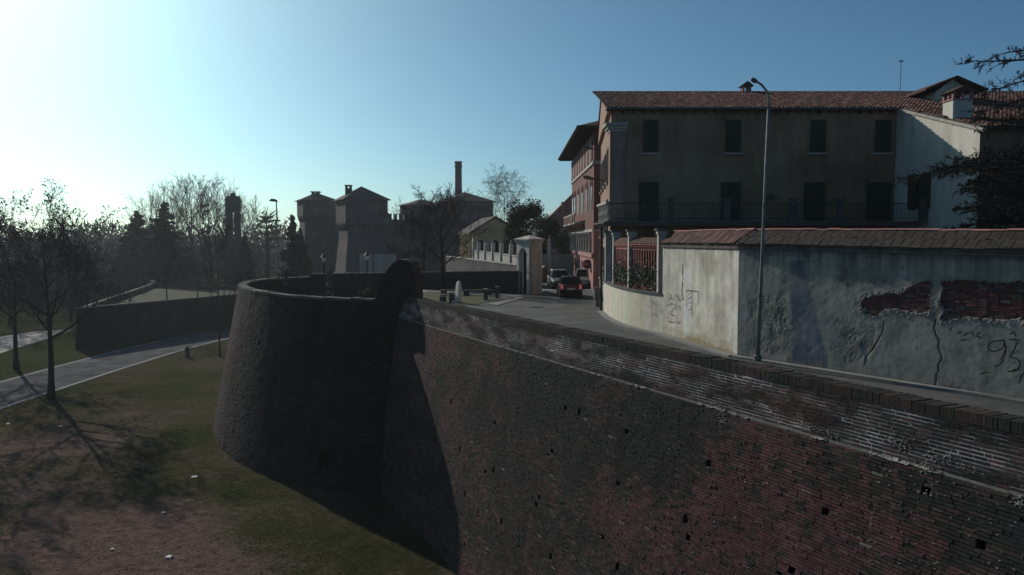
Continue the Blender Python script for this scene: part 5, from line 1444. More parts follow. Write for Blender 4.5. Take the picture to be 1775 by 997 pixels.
# ------------------------------------------------------------------ castle
castle = thing('castle', 'hazy brick castle with square hip-roofed towers and swallowtail battlements', 'castle', (-28, 155, -10))
def ring_pts(c, h, a, z): return [Vector((c.x + h * (cos(a) * sx - sin(a) * sy), c.y + h * (sin(a) * sx + cos(a) * sy), z)) for sx, sy in ((-1, -1), (1, -1), (1, 1), (-1, 1))]
def tower(c, hw, a, z_base, z_batter, z_mach, z_eave, z_apex, label, flare=.45, batter=1.6, chim=None, holes=True):
    q = MB(); rs = [ring_pts(c, hw + batter, a, z_base), ring_pts(c, hw, a, z_batter), ring_pts(c, hw, a, z_mach + 1.2)]
    for r0, r1 in zip(rs, rs[1:]): q.add(r0 + r1, [(0, 1, 5, 4), (1, 2, 6, 5), (2, 3, 7, 6), (3, 0, 4, 7)])
    t = q.build('tower', 'castle_brick', castle); t['label'] = label
    q = MB(); r0, r1 = ring_pts(c, hw + flare, a, z_mach + .9), ring_pts(c, hw + flare, a, z_eave); q.add(r0 + r1, [(0, 1, 5, 4), (1, 2, 6, 5), (2, 3, 7, 6), (3, 0, 4, 7), (3, 2, 1, 0)]); q.build('gallery', 'castle_brick', t)
    q = MB(); nn = 11
    for k in range(4):
        e0, e1 = ring_pts(c, hw, a, z_mach - .5)[k], ring_pts(c, hw, a, z_mach - .5)[(k + 1) % 4]; d = (e1 - e0); out = Vector((d.y, -d.x, 0)).normalized()
        for i in range(nn):
            p = e0 + d * (i + .3) / nn; q.sweep([(0, 0), (flare * .98, 1.0), (flare * .98, 1.398), (0, 1.398)], p, out, Vector((0, 0, 1)), d * .4 / nn)
    tag(q.build('corbels', 'castle_brick', t), kind='stuff')
    q = MB(); r = ring_pts(c, hw + flare + .45, a, z_eave - .05); top = [v + Vector((0, 0, .14)) for v in r]; q.add(r + top + [Vector((c.x, c.y, z_apex))], [(3, 2, 1, 0), (0, 1, 5, 4), (1, 2, 6, 5), (2, 3, 7, 6), (3, 0, 4, 7), (4, 5, 8), (5, 6, 8), (6, 7, 8), (7, 4, 8)]); q.build('roof', 'castle_roof', t)
    if chim:
        dx, dy, zt, w = chim; q = MB(); x, y = c.x + dx, c.y + dy; q.box(x - w, x + w, y - w, y + w, z_eave, zt - .5)
        for sx in (-1, 1):
            for sy in (-1, 1): q.box(x + sx * w * .7 - .15, x + sx * w * .7 + .15, y + sy * w * .7 - .15, y + sy * w * .7 + .15, zt - .5, zt - .1)
        q.box(x - w * 1.15, x + w * 1.15, y - w * 1.15, y + w * 1.15, zt - .1, zt + .12); q.build('chimney', 'castle_brick', t)
    if holes:
        f0, f1 = ring_pts(c, hw + flare, a, 0)[0], ring_pts(c, hw + flare, a, 0)[1]; d = f1 - f0; out = Vector((d.y, -d.x, 0)).normalized()
        for s, z in ((.22, z_eave - 1.0), (.8, z_eave - 1.0)):
            q = MB(); q.obox(f0 + d * s + out * .003 + Vector((0, 0, z)), d * .045, out * .02, Vector((0, 0, .7))); q.build('window', 'glass_dark', t)
        f0, f1 = ring_pts(c, hw, a, 0)[0], ring_pts(c, hw, a, 0)[1]; d = f1 - f0; out = Vector((d.y, -d.x, 0)).normalized()
        q = MB(); q.obox(f0 + d * .62 + out * .003 + Vector((0, 0, z_mach - 5.0)), d * .06, out * .02, Vector((0, 0, .9))); q.build('window', 'glass_dark', t)
    return t
ca = radians(25)
def tc(px, d, hw): return Vector((A(px, 400, d).x, d, 0))
tower(tc(627, 152, 3.6), 3.55, ca, -10, 4.0, A(620, 396, 152).z, A(620, 347, 150).z, A(623, 323, 152).z, 'lit-cornered front castle tower', chim=(-2.2, -1.0, A(607, 322, 151).z, .55))
tower(tc(549, 185, 3.6), 3.3, ca, -10, 2.0, A(549, 382, 185).z, A(549, 348, 183).z, A(549, 334, 185).z, 'farther left castle tower', chim=(-.1, 0, A(549, 333, 185).z, .9))
tower(tc(730, 190, 3.6), 3.5, ca, -10, 2.0, A(730, 396, 190).z, A(730, 356, 188).z, A(730, 345, 190).z, 'castle tower behind the bare trees')
tower(tc(805, 170, 4), 4.2, ca, -10, 2.0, A(800, 396, 170).z, A(800, 350, 168).z, A(795, 333, 170).z, 'rightmost castle tower below the factory chimney')
def castle_curtain(a, b, zt, merl=True, th=1.6):
    a = Vector(a); b = Vector(b); d = (b - a); L = d.length; dn = d.normalized(); nn = Vector((dn.y, -dn.x, 0)); nn = nn if nn.y < 0 else -nn
    q = MB(); q.obox(a + Vector((0, 0, -10)), d, -nn * th, Vector((0, 0, zt + 10))); o = q.build('curtain', 'castle_brick', castle)
    if merl:
        n = int(L / 1.08)
        for i in range(n):
            p = a + dn * (L * (i + .25) / n); q = MB(); w = .6; q.sweep([(0, 0), (w, 0), (w, 1.25), (w * .5, .9), (0, 1.25)], p + Vector((0, 0, zt + .002)), dn, Vector((0, 0, 1)), -nn * .5); q.build('merlon', 'castle_brick', o)
zc = A(690, 381, 160).z
castle_curtain((-25.4, 156, 0), (-12.5, 163, 0), zc); castle_curtain((-31, 157, 0), (-41, 183, 0), A(578, 381, 165).z)
castle_curtain((-22.5, 190, 0), (-12.5, 163, 0), zc, merl=False)

# factory chimney
fc = thing('factory_chimney', 'tall tapering brick factory chimney rising behind the castle', 'chimney', (A(795, 400, 205).x, 205, 0))
cx = A(795, 400, 205).x; zt = A(795, 280, 205).z
q = MB(); q.lathe((cx, 205, -6), [(1.15, 0), (.85, zt + 6 - 1.6)], 12); q.build('shaft', 'castle_brick', fc)
q = MB(); q.lathe((cx, 205, zt - 1.6), [(.86, .002), (1.0, .2), (1.0, .5), (.88, .6), (.9, 1.2), (1.02, 1.35), (1.02, 1.6)], 12); q.build('crown', 'castle_brick', fc)
# water tower
wt = thing('water_tower', 'concrete water tower with drum on open legs among the bare trees', 'water tower', (A(405, 400, 170).x, 170, -8))
cx = A(405, 400, 170).x; z1 = A(405, 368, 170).z; z2 = A(405, 340, 170).z
q = MB(); q.lathe((cx, 170, z1), [(1.35, 0), (1.6, .3), (1.6, z2 - z1 - .5), (1.35, z2 - z1)], 14); q.build('drum', 'stone_dark', wt)
q = MB(); q.lathe((cx, 170, z2 + .003), [(.6, 0), (.6, .5), (.2, .7)], 10); q.build('lid', 'stone_dark', wt)
for k in range(4):
    a = pi / 4 + k * pi / 2; x, y = cx + 1.2 * cos(a), 170 + 1.2 * sin(a); q = MB(); q.box(x - .32, x + .32, y - .32, y + .32, -8, z1 + .1); q.build('leg', 'stone_dark', wt)
q = MB(); q.box(cx - 1.6, cx + 1.6, 168.3, 171.7, -8, A(405, 412, 170).z); q.build('tank_house', 'stone_dark', wt)

# outwork across the lower road
ow = thing('outwork', 'low dark battered outwork with parapets beyond the lower road', 'fortification', (-50, 115, -10))
OWP = [(-55.4, 101.2), (-44.6, 126), (-39.5, 142), (-73, 163)]
cen = Vector((-55, 130, 0)); q = MB(); r0 = []; r1 = []
for p in OWP:
    v = Vector((*p, 0)); r1.append(v + Vector((0, 0, -4.9))); r0.append(v + (v - cen).normalized() * .9 + Vector((0, 0, -10.1)))
q.add(r0 + r1, [(0, 1, 5, 4), (1, 2, 6, 5), (2, 3, 7, 6), (3, 0, 4, 7)]); q.build('scarp', 'scarp_dark', ow)
q = MB(); q.prism(OWP, -7, -5.6); q.build('terrace_floor', 'lawn_dark', ow)
for i in range(4):
    a, b = Vector((*OWP[i], 0)), Vector((*OWP[(i + 1) % 4], 0)); d = b - a; inn = Vector((-d.y, d.x, 0)).normalized(); inn = inn if inn.dot(cen - a) > 0 else -inn
    q = MB(); q.obox(a + Vector((0, 0, -5.7)), d, inn * .5, Vector((0, 0, .98))); q.build('parapet', 'coping', ow)
gl = A(265, 490, 160)
t = thing('globe_lamp', 'white globe lamp on a short post at the outwork corner', 'lamp', (gl.x, 160, -5.6))
q = MB(); q.tube([(gl.x, 160, -5.6), (gl.x, 160, gl.z - .4)], .08, 8); q.build('post', 'iron', t)
q = MB(); q.lathe(gl, [(.05, -.55), (.35, -.45), (.55, -.15), (.55, .15), (.35, .45), (.05, .55)], 14); q.build('globe', 'globe', t, smooth=True)

# ------------------------------------------------------------------ street furniture
lp = W(1313, 626, .13)
t = thing('lamp_post', 'tall slim grey street lamp post bent over at the top before the garden wall', 'lamp post', lp, )
top = A(1332, 190, lp.y); pts = [lp, lp.lerp(top, .25), lp.lerp(top, .26), lp.lerp(top, .6), top]
q = MB(); q.tube(pts, [.072, .066, .056, .048, .042], 12); cv = [top, A(1333, 172, lp.y), A(1329, 158, lp.y), A(1320, 147, lp.y), A(1309, 140, lp.y)]; q.tube(cv, .036, 10); q.build('pole', 'steel_pole', t, smooth=True)
q = MB(); q.lathe(lp, [(.13, 0), (.13, .16), (.10, .20)], 12); q.build('base_collar', 'concrete', t)
a, b = A(1312, 142, lp.y), A(1302, 137, lp.y); q = MB(); q.tube([a, a.lerp(b, .3), a.lerp(b, .8), b], [.045, .075, .07, .03], 10); q.build('lamp_head', 'zinc', t)
q = MB(); pb = lp.lerp(top, .62); q.lathe(pb, [(.075, 0), (.075, .05)], 10); pb = lp.lerp(top, .26); q.lathe(pb, [(.09, 0), (.09, .06)], 10); q.build('band', 'zinc', t)

t = thing('lamp_post', 'street lamp with flat oval head standing before the cedar and castle', 'lamp post', (A(480, 400, 112).x, 112, -9.9))
x = A(480, 400, 112).x; zt = A(480, 349, 112).z
q = MB(); q.tube([(x, 112, -9.9), (x, 112, zt)], [.14, .08], 8); q.build('pole', 'steel_pole', t)
q = MB(); q.tube([(x + .15, 112, zt), (x - .2, 112, zt + .12), (x - .7, 112, zt + .18), (x - 1.0, 112, zt + .1)], [.1, .2, .2, .06], 8); q.build('lamp_head', 'zinc', t)
q = MB(); q.box(x - .1, x + .5, 111.9, 112.1, A(480, 384, 112).z, A(480, 381, 112).z); q.build('side_sign', 'zinc', t)
t = thing('flagpole', 'thin dark mast in front of the lit castle tower', 'mast', (A(646, 400, 120).x, 120, -9.9))
x = A(646, 400, 120).x; q = MB(); q.tube([(x, 120, -9.9), (x, 120, A(646, 372, 120).z)], [.16, .07], 8); q.build('mast_pole', 'iron', t)
q = MB(); q.lathe((x, 120, A(646, 372, 120).z), [(.1, 0), (.14, .1), (.03, .25)], 8); q.build('mast_top', 'iron', t)
for (px, py, d, lab) in ((561, 449, 90, 'old lantern on a dark post left of the castle tower'), (636, 446, 96, 'old lantern on a dark post at the castle tower foot')):
    p = A(px, py, d); t = thing('lantern_post', lab, 'lantern', (p.x, d, -9.9), 'lanterns near the castle')
    q = MB(); q.tube([(p.x, d, -9.9), (p.x, d, p.z - .35)], [.22, .1], 8); q.build('post', 'iron', t)
    q = MB(); q.lathe((p.x, d, p.z - .347), [(.12, 0), (.28, .5), (.3, .52)], 6); q.build('lantern_glass', 'globe', t)
    q = MB(); q.lathe((p.x, d, p.z + .18), [(.36, 0), (.16, .3), (.04, .45)], 6); q.build('lantern_roof', 'iron', t)
# stop sign
p = W(1018, 500, .03); d = p.y
t = thing('stop_sign', 'red octagonal stop sign on a thin post at the street junction', 'road sign', p)
c = A(1018, 458, d)
q = MB(); q.tube([(c.x, d, .03), (c.x, d, c.z + .3)], .03, 8); q.build('post', 'steel_pole', t)
oc = lambda r: [(r * cos(pi / 8 + k * pi / 4), r * sin(pi / 8 + k * pi / 4)) for k in range(8)]
q = MB(); q.sweep(oc(.42), c + Vector((0, -.06, 0)), (1, 0, 0), (0, 0, 1), (0, .02, 0)); q.build('sign_border', 'sign_white', t)
q = MB(); q.sweep(oc(.39), c + Vector((0, -.066, 0)), (1, 0, 0), (0, 0, 1), (0, .005, 0)); sp_ = q.build('sign_plate', 'sign_red', t)
fcv = bpy.data.curves.new('lettering', 'FONT'); fcv.body = 'STOP'; fcv.size = .30; fcv.align_x = 'CENTER'; fcv.align_y = 'CENTER'; fcv.extrude = .002
fo = bpy.data.objects.new('lettering_source', fcv); COL.objects.link(fo); bpy.context.view_layer.update()
me = bpy.data.meshes.new_from_object(fo.evaluated_get(bpy.context.evaluated_depsgraph_get())); bpy.data.objects.remove(fo); me.materials.clear(); me.materials.append(MATS['sign_white'])
lo = bpy.data.objects.new('lettering', me); COL.objects.link(lo); lo.parent = t; lo.matrix_local = Matrix.Translation(c + Vector((0, -.071, 0)) - Vector(p)) @ Matrix.Rotation(pi / 2, 4, 'X')
# small dark bollard by the lower road
p = W(325, 620, GZ); t = thing('bollard', 'short dark stone marker on the grass beside the lower road', 'bollard', p)
q = MB(); q.lathe(p, [(.34, 0), (.34, .15), (.28, .2), (.26, .9), (.30, .95), (.30, 1.05)], 10); q.build('shaft', 'stone_dark', t)
q = MB(); q.lathe(p + Vector((0, 0, 1.053)), [(.28, 0), (.24, .15), (.05, .25)], 10); q.build('cap', 'stone_dark', t)

# ------------------------------------------------------------------ cars
def car(label, paint, loc, rz, lit=False, L=3.7, W_=1.56, H=1.44):
    t = thing('car', label, 'car', (0, 0, 0), 'cars at the street junction')
    hw = W_ / 2
    q = MB(); stn = [(-L / 2, .32, .86, .88), (-L / 2 + .06, .22, .95, .96), (-L / 2 + .5, .20, .97, 1.0), (0, .20, .93, 1.0), (L / 2 - 1.15, .20, .90, 1.0), (L / 2 - .35, .20, .76, .97), (L / 2 - .04, .24, .66, .9), (L / 2, .34, .58, .84)]
    rings = []
    for (x, zl, zb, f) in stn: rings.append([Vector((x, -hw * f * .94, zl)), Vector((x, -hw * f, zl + .18)), Vector((x, -hw * f, zb - .12)), Vector((x, -hw * f * .93, zb)), Vector((x, hw * f * .93, zb)), Vector((x, hw * f, zb - .12)), Vector((x, hw * f, zl + .18)), Vector((x, hw * f * .94, zl))])
    for a, b in zip(rings, rings[1:]): q.add(a + b, [(i, (i + 1) % 8, (i + 1) % 8 + 8, i + 8) for i in range(8)])
    q.add(rings[0], [tuple(range(7, -1, -1))]); q.add(rings[-1], [tuple(range(8))]); q.f = [tuple(reversed(f)) for f in q.f]
    body = q.build('body', paint, t)
    # glasshouse
    b0 = [(-L / 2 + .10, .90), (L / 2 - 1.10, .90)]; r0 = [(-L / 2 + .42, .74), (L / 2 - 1.85, .74)]
    q = MB(); zb, zr = .94, H - .05
    lo_ = [Vector((b0[0][0], -hw * .90, zb)), Vector((b0[1][0], -hw * .90, zb - .04)), Vector((b0[1][0], hw * .90, zb - .04)), Vector((b0[0][0], hw * .90, zb))]
    hi_ = [Vector((r0[0][0], -hw * .74, zr)), Vector((r0[1][0], -hw * .74, zr)), Vector((r0[1][0], hw * .74, zr)), Vector((r0[0][0], hw * .74, zr))]
    q.add(lo_ + hi_, [(0, 1, 5, 4), (1, 2, 6, 5), (2, 3, 7, 6), (3, 0, 4, 7)]); q.build('windows', 'glass_dark', t)
    q = MB(); rr_ = [v.copy() for v in hi_]; tp = [Vector((v.x * .93, v.y * .9, H)) for v in hi_]
    q.add([v + Vector((0, 0, -.03)) for v in rr_] + tp, [(0, 1, 5, 4), (1, 2, 6, 5), (2, 3, 7, 6), (3, 0, 4, 7), (4, 5, 6, 7)]); q.build('roof', paint, t)
    q = MB()
    for a, b in zip(lo_, hi_): q.tube([a, b], .045, 6)
    for y in (-1, 1): q.tube([Vector((-.15, y * hw * .905, zb)), Vector((-.2, y * hw * .75, zr))], .04, 6)
    tag(q.build('pillars', paint, t), kind='stuff')
    for x in (-L / 2 + .62, L / 2 - .68):
        for y in (-1, 1):
            q = MB(); q.tube([Vector((x, y * (hw - .17), .29)), Vector((x, y * (hw + .005), .29))], .29, 16); wh = q.build('wheel', 'rubber', t)
            q = MB(); q.tube([Vector((x, y * (hw - .02), .29)), Vector((x, y * (hw + .018), .29))], .18, 12); q.build('rim', 'rim_metal', wh)
    for y in (-1, 1):
        q = MB(); q.obox(Vector((-L / 2 - .02, y * hw * .80 - .09, .62)), (.12, 0, 0), (0, .18, 0), (0, 0, .30)); q.build('taillight', 'tail_lamp_lit' if lit else 'tail_lamp', t)
        q = MB(); q.obox(Vector((L / 2 - .1, y * hw * .66 - .15, .52)), (.10, 0, 0), (0, .30, 0), (0, 0, .13)); q.build('headlight', 'head_lamp', t)
        q = MB(); q.obox(Vector((L / 2 - 1.35, y * (hw + .02) - .08 + y * .06, .93)), (.10, 0, 0), (0, .16, 0), (0, 0, .12)); q.build('mirror', paint, t)
    q = MB(); q.obox(Vector((-L / 2 - .05, -hw * .92, .30)), (.12, 0, 0), (0, hw * 1.84, 0), (0, 0, .2)); q.build('bumper', 'rubber', t)
    q = MB(); q.obox(Vector((L / 2 - .06, -hw * .84, .28)), (.10, 0, 0), (0, hw * 1.68, 0), (0, 0, .18)); q.build('bumper', 'rubber', t)
    q = MB(); q.obox(Vector((-L / 2 - .022, -.26, .58)), (.012, 0, 0), (0, .52, 0), (0, 0, .11)); q.build('number_plate', 'plate_white', t)
    q = MB(); q.obox(Vector((L / 2 + .042, -.26, .36)), (.012, 0, 0), (0, .52, 0), (0, 0, .11)); q.build('number_plate', 'plate_white', t)
    t.location = Vector(loc); t.rotation_euler = (0, 0, rz); return t
p = W(990, 517, .03); car('small dark red hatchback seen from behind with tail lights lit', 'paint_red', (p.x, p.y + 1.8, .03), radians(90), lit=True)
p = W(976, 503, .03); car('silver car just beyond the red hatchback, on its left', 'paint_silver', (p.x - .1, p.y + 3.0, .03), radians(-86), L=4.0, W_=1.66, H=1.47)
p = W(1019, 503, .03); car('pale grey car half hidden at the wall right of the red hatchback', 'paint_silver', (p.x + .15, p.y + 4.5, .03), radians(-94), L=4.0, W_=1.66, H=1.47)

# ------------------------------------------------------------------ trees
def rv(rng): return Vector((rng.gauss(0, 1), rng.gauss(0, 1), rng.gauss(0, 1))).normalized()
def bare_tree(name, label, rng, H, r0, lean=(0, 0), fork=.28, limbs=9, kids=(6, 5, 4), spread=.75, up=.25, ratio=(.55, .45, .42), rmin=.012, leaves=0, leaf=.10, trunk_curve=.4, droop=0.0, taper=.93, limb=.62, leaf_mat='brown_leaf'):
    root = thing(name, label, 'tree', (0, 0, 0))
    mt, mc, ml = MB(), MB(), MB()
    n = 8; pts = []
    for i in range(n + 1):
        f = i / n
        pts.append(Vector((lean[0] * f * H + trunk_curve * .3 * sin(f * 4 + rng.random() * .3), lean[1] * f * H + trunk_curve * .25 * sin(f * 3.1 + 1), f * H * .86)))
    rads = [r0 * (1.35 if i == 0 else 1) * (1 - taper * i / n) + rmin for i in range(n + 1)]
    mt.tube(pts, rads, 8)
    def at(f):
        x = f * n; i = min(n - 1, int(x)); return pts[i].lerp(pts[i + 1], x - i), rads[i] * (1 - (x - i)) + rads[i + 1] * (x - i), (pts[i + 1] - pts[i]).normalized()
    def branch(p, d, L, r, lvl):
        k = 4 if lvl < 2 else (3 if lvl == 2 else 2); q = [p]; dd = d.copy(); pp = p.copy()
        for i in range(k):
            dd = (dd + rv(rng) * (.16 if lvl < 2 else .22) + Vector((0, 0, up * .45 - droop * (lvl >= 2)))).normalized()
            pp = pp + dd * (L / k); q.append(pp.copy())
        rr_ = [max(rmin, r * (1 - .85 * i / k)) for i in range(k + 1)]
        (mt if lvl == 0 else mc).tube(q, rr_, 6 if lvl == 0 else (4 if lvl == 1 else 3), cap=False)
        if lvl < len(kids):
            nk = kids[lvl]
            for j in range(nk):
                f = rng.uniform(.25, 1.0) if j else 1.0; x = f * k; i = min(k - 1, int(x)); b = q[i].lerp(q[i + 1], x - i); bd = (q[i + 1] - q[i]).normalized()
                s_ = rv(rng); s_ = (s_ - bd * s_.dot(bd)).normalized(); a = rng.uniform(.5, 1.0) * spread
                branch(b, (bd * cos(a) + s_ * sin(a)).normalized(), L * ratio[min(lvl, len(ratio) - 1)] * rng.uniform(.7, 1.2), max(rmin, rr_[i] * .62), lvl + 1)
        if leaves and lvl >= len(kids) - 1:
            for _ in range(leaves):
                if rng.random() < .75:
                    b = q[rng.randrange(1, k + 1)] + rv(rng) * leaf; u = rv(rng) * leaf * rng.uniform(.5, 1.1); v = u.cross(rv(rng)).normalized() * leaf * .5; ml.quad(b - u, b + v, b + u, b - v)
    for j in range(limbs):
        f = fork + (1 - fork) * (j + rng.random() * .6) / limbs; f = min(.98, f); b, rr_, bd = at(f); az = j * 2.4 + rng.random() * .7; a = spread * rng.uniform(.8, 1.2) * (1.15 - .45 * f)
        d = Vector((cos(az) * sin(a), sin(az) * sin(a), cos(a)))
        branch(b, d, H * (.46 - .25 * (f - fork)) * rng.uniform(.8, 1.15), rr_ * limb, 0)
    mt.build('trunk', 'bark', root, smooth=True); mc.build('crown', 'twig', root)
    if leaves: tag(ml.build('withered_leaves', leaf_mat, root), kind='stuff')
    return root
def conifer(name, label, rng, H, Rb, r0=.25, tiers=26, material='conifer', base=.08, dens_=1.0, leaf=.22, columnar=False):
    root = thing(name, label, 'tree', (0, 0, 0)); mt, mc = MB(), MB()
    mt.tube([(0, 0, 0), (0, 0, H * .5), (0, 0, H * .98)], [r0, r0 * .6, .02], 8)
    for i in range(tiers):
        f = base + (1 - base) * i / tiers; z = f * H; rad = Rb * ((1 - f) ** .75 if not columnar else min(1, (1 - f) * 2.2 + .1)) * rng.uniform(.75, 1.12); nb_ = max(4, int(10 * (1 - f) + 4))
        for k in range(nb_):
            az = rng.random() * 2 * pi; L = rad * rng.uniform(.6, 1.15); d = Vector((cos(az), sin(az), -.12 + .35 * f)); tip = Vector((0, 0, z)) + d * L
            mt.tube([Vector((0, 0, z)), tip], [.03 * (1 - f) + .012, .008], 3, cap=False)
            for _ in range(int(dens_ * (7 + 16 * L / Rb))):
                g_ = sqrt(rng.random()); p = Vector((0, 0, z)).lerp(tip, g_) + Vector((rng.gauss(0, .16 * L + .06), rng.gauss(0, .16 * L + .06), rng.gauss(-.06, .14)))
                u = (d * .7 + rv(rng) * .8 + Vector((0, 0, -.3))).normalized() * leaf * rng.uniform(.6, 1.4); v = u.cross(rv(rng)).normalized() * leaf * .38; mc.quad(p - u, p + v, p + u, p - v)
    mt.build('trunk', 'bark', root); tag(mc.build('crown', material, root), kind=None)
    return root
def leafy(name, label, rng, H, Rx, material='evergreen', n=3500, lobes=14, leaf=.22, cat='tree'):
    root = thing(name, label, cat, (0, 0, 0)); mt, mc = MB(), MB(); mt.tube([(0, 0, 0), (.1, 0, H * .5), (0, .1, H * .8)], [.16, .1, .03], 7)
    lb = []
    for _ in range(lobes):
        a = rng.random() * 2 * pi; zz = H * rng.uniform(.25, .92); rr_ = Rx * (1 - abs(zz / H - .5) * .9) * sqrt(rng.random()) * .8; c = Vector((cos(a) * rr_, sin(a) * rr_, zz)); lb.append((c, Rx * rng.uniform(.28, .5))); mt.tube([(0, 0, H * .3), c], [.05, .015], 4, cap=False)
    for _ in range(n):
        c, r = rng.choice(lb); p = c + rv(rng) * r * (rng.random() ** .45); u = rv(rng) * leaf * rng.uniform(.5, 1.2); v = u.cross(rv(rng)).normalized() * leaf * .45; mc.quad(p - u, p + v, p + u, p - v)
    mt.build('trunk', 'bark', root); mc.build('crown', material, root)
    return root

rt = random.Random(101)
protoA = bare_tree('bare_tree', 'tall young tree with withered leaves at the near edge of the lower road', rt, 14.0, .27, taper=.8, limb=.75, fork=.42, limbs=12, kids=(7, 6, 4), spread=1.0, up=.16, ratio=(.55, .45, .45), rmin=.016, leaves=2, leaf=.13)
pA = W(88, 692, GZ); place(protoA, pA, .4, 1.0)
def again(proto, loc, rz, sc, label):
    o = copy_tree(proto); place(o, loc, rz, sc, label); return o
p = W(30, 640, GZ); again(protoA, p, 2.1, .92, 'tree with withered leaves across the lower road at far left')
again(protoA, (-44.2, 60.5, GZ), 3.9, .95, 'tree with withered leaves just outside the left edge of the picture')
protoC = bare_tree('bare_tree', 'thin straight bare tree standing beside the bastion and the lower road', rt, 14.5, .17, fork=.3, limbs=12, kids=(5, 5, 4), spread=.6, up=.3, ratio=(.45, .42, .45), rmin=.018)
place(protoC, W(381, 618, GZ), 1.0, (.62, .62, 1.0))
# two bare trees by the far parapet of the bastion
protoP = bare_tree('bare_tree', 'spreading bare tree inside the bastion in front of the dark parapet', rt, 8.3, .20, fork=.30, limbs=12, kids=(8, 7, 4), spread=.95, up=.16, ratio=(.55, .45, .45), rmin=.013)
place(protoP, W(765, 503, 0), .3, .86)
again(protoP, (-7.5, 68.5, -.3), 2.5, (.8, .8, .78), 'spreading bare tree just behind the dark parapet, left of the other')
# fan of tall bare poplars behind the outwork
protoF = bare_tree('bare_tree', 'tall fan-shaped bare tree behind the water tower, leftmost of its clump', rt, 24.0, .35, fork=.16, limbs=17, kids=(6, 5, 4), spread=.70, up=.26, ratio=(.52, .45, .45), rmin=.022, trunk_curve=.6)
fl_ = [(262, 196, .86, 'tall fan-shaped bare tree, leftmost of the clump left of the water tower'), (300, 202, .98, 'tall fan-shaped bare tree, second from the left in the clump'), (332, 192, 1.0, 'tall fan-shaped bare tree in the middle of the clump'), (362, 200, 1.02, 'tall fan-shaped bare tree just left of the water tower'), (392, 208, .94, 'tall fan-shaped bare tree just behind the water tower'), (424, 200, .84, 'tall fan-shaped bare tree right of the water tower')]
for i, (px, d, sc, lb) in enumerate(fl_):
    x = A(px, 400, d).x
    if i == 0: place(protoF, (x, d, -8), .5, sc, lb)
    else: again(protoF, (x, d, -8), i * 1.7, sc, lb)
# bare trees behind the castle and the chimney
for (px, d, sc, lb) in ((745, 215, .86, 'bare tree behind the castle tower, left of the factory chimney'), (775, 225, .84, 'bare tree behind the castle just left of the factory chimney'), (715, 222, .74, 'low bare tree behind the castle battlements')):
    again(protoF, (A(px, 400, d).x, d, -8), px * .3, (sc * .8, sc * .8, sc), lb)
# birch
bi = bare_tree('birch_tree', 'delicate bare birch with drooping twigs right of the factory chimney', rt, 13.5, .16, fork=.30, limbs=15, kids=(7, 6, 4), spread=.8, up=.2, ratio=(.5, .45, .6), rmin=.014, droop=.28)
place(bi, (A(874, 400, 122).x, 122, .2), 1.2, (.78, .78, .9))
# conifers behind the outwork and by the castle
c1 = conifer('conifer_tree', 'dark conical conifer behind the outwork, larger right one of a pair', rt, 18.5, 5.2, tiers=34, leaf=.45, dens_=1.5)
place(c1, (A(286, 400, 172).x, 172, -6.5), 0, (1.3, 1.3, 1.0))
again(c1, (A(238, 400, 178).x, 178, -7), 1.3, (1.3, 1.3, .94), 'dark conical conifer behind the outwork, lower left one of a pair')
again(c1, (A(507, 400, 128).x, 128, -9), 2.2, (.62, .62, .92), 'slender dark conifer between the street lamp and the castle')
again(c1, (A(521, 400, 134).x, 134, -9), 4.0, (.58, .58, .80), 'shorter dark conifer touching the left castle tower')
again(c1, (A(425, 400, 150).x, 150, -9), 4.7, (.55, .55, .74), 'small dark conifer below the water tower')
ce = thing('cedar_tree', 'flat-topped cedar silhouette behind the street lamp', 'tree', (0, 0, 0)); mt, mc = MB(), MB()
mt.tube([(0, 0, 0), (.2, 0, 9), (0, 0, 15.5)], [.5, .35, .08], 8)
for z, rad in ((9, 5.0), (10.8, 4.6), (12.3, 4.2), (13.7, 3.4), (15, 2.4), (15.9, 1.3)):
    for k in range(9):
        az = k * .7 + z; L = rad * rt.uniform(.6, 1.1); tip = Vector((cos(az) * L, sin(az) * L, z + .25 * L * .4)); mt.tube([(0, 0, z - .6), tip], [.09, .02], 4, cap=False)
        for _ in range(90):
            f = rt.uniform(.3, 1.05); p = Vector((0, 0, z - .6)).lerp(tip, f) + Vector((rt.gauss(0, .45), rt.gauss(0, .45), rt.gauss(.1, .13))); u = rv(rt) * .3; u.z *= .4; v = u.cross(Vector((0, 0, 1))) * .5; mc.quad(p - u, p + v, p + u, p - v)
mt.build('trunk', 'bark', ce); mc.build('crown', 'conifer', ce); place(ce, (A(462, 400, 185).x, 185, -6.5), 0, (1.0, 1.0, .98))
# evergreens by the gateway
ev = leafy('evergreen_tree', 'bushy evergreen behind the gateway, largest of three', rt, 7.6, 2.6, n=6500, lobes=22, leaf=.16)
place(ev, (A(912, 400, 84).x, 84, 0), 0, (1.0, 1.0, 1.04))
again(ev, (A(942, 400, 88).x, 88, 0), 2.0, (.92, .92, .86), 'bushy evergreen behind the gateway, right one beside the pale house')
again(ev, (A(890, 400, 90).x, 90, 0), 4.0, (.62, .62, .74), 'bushy evergreen behind the gateway, smaller left one')
again(ev, (A(975, 400, 92).x, 92, 0), 5.0, (.8, .8, .6), 'low evergreen below the red villa roof line')
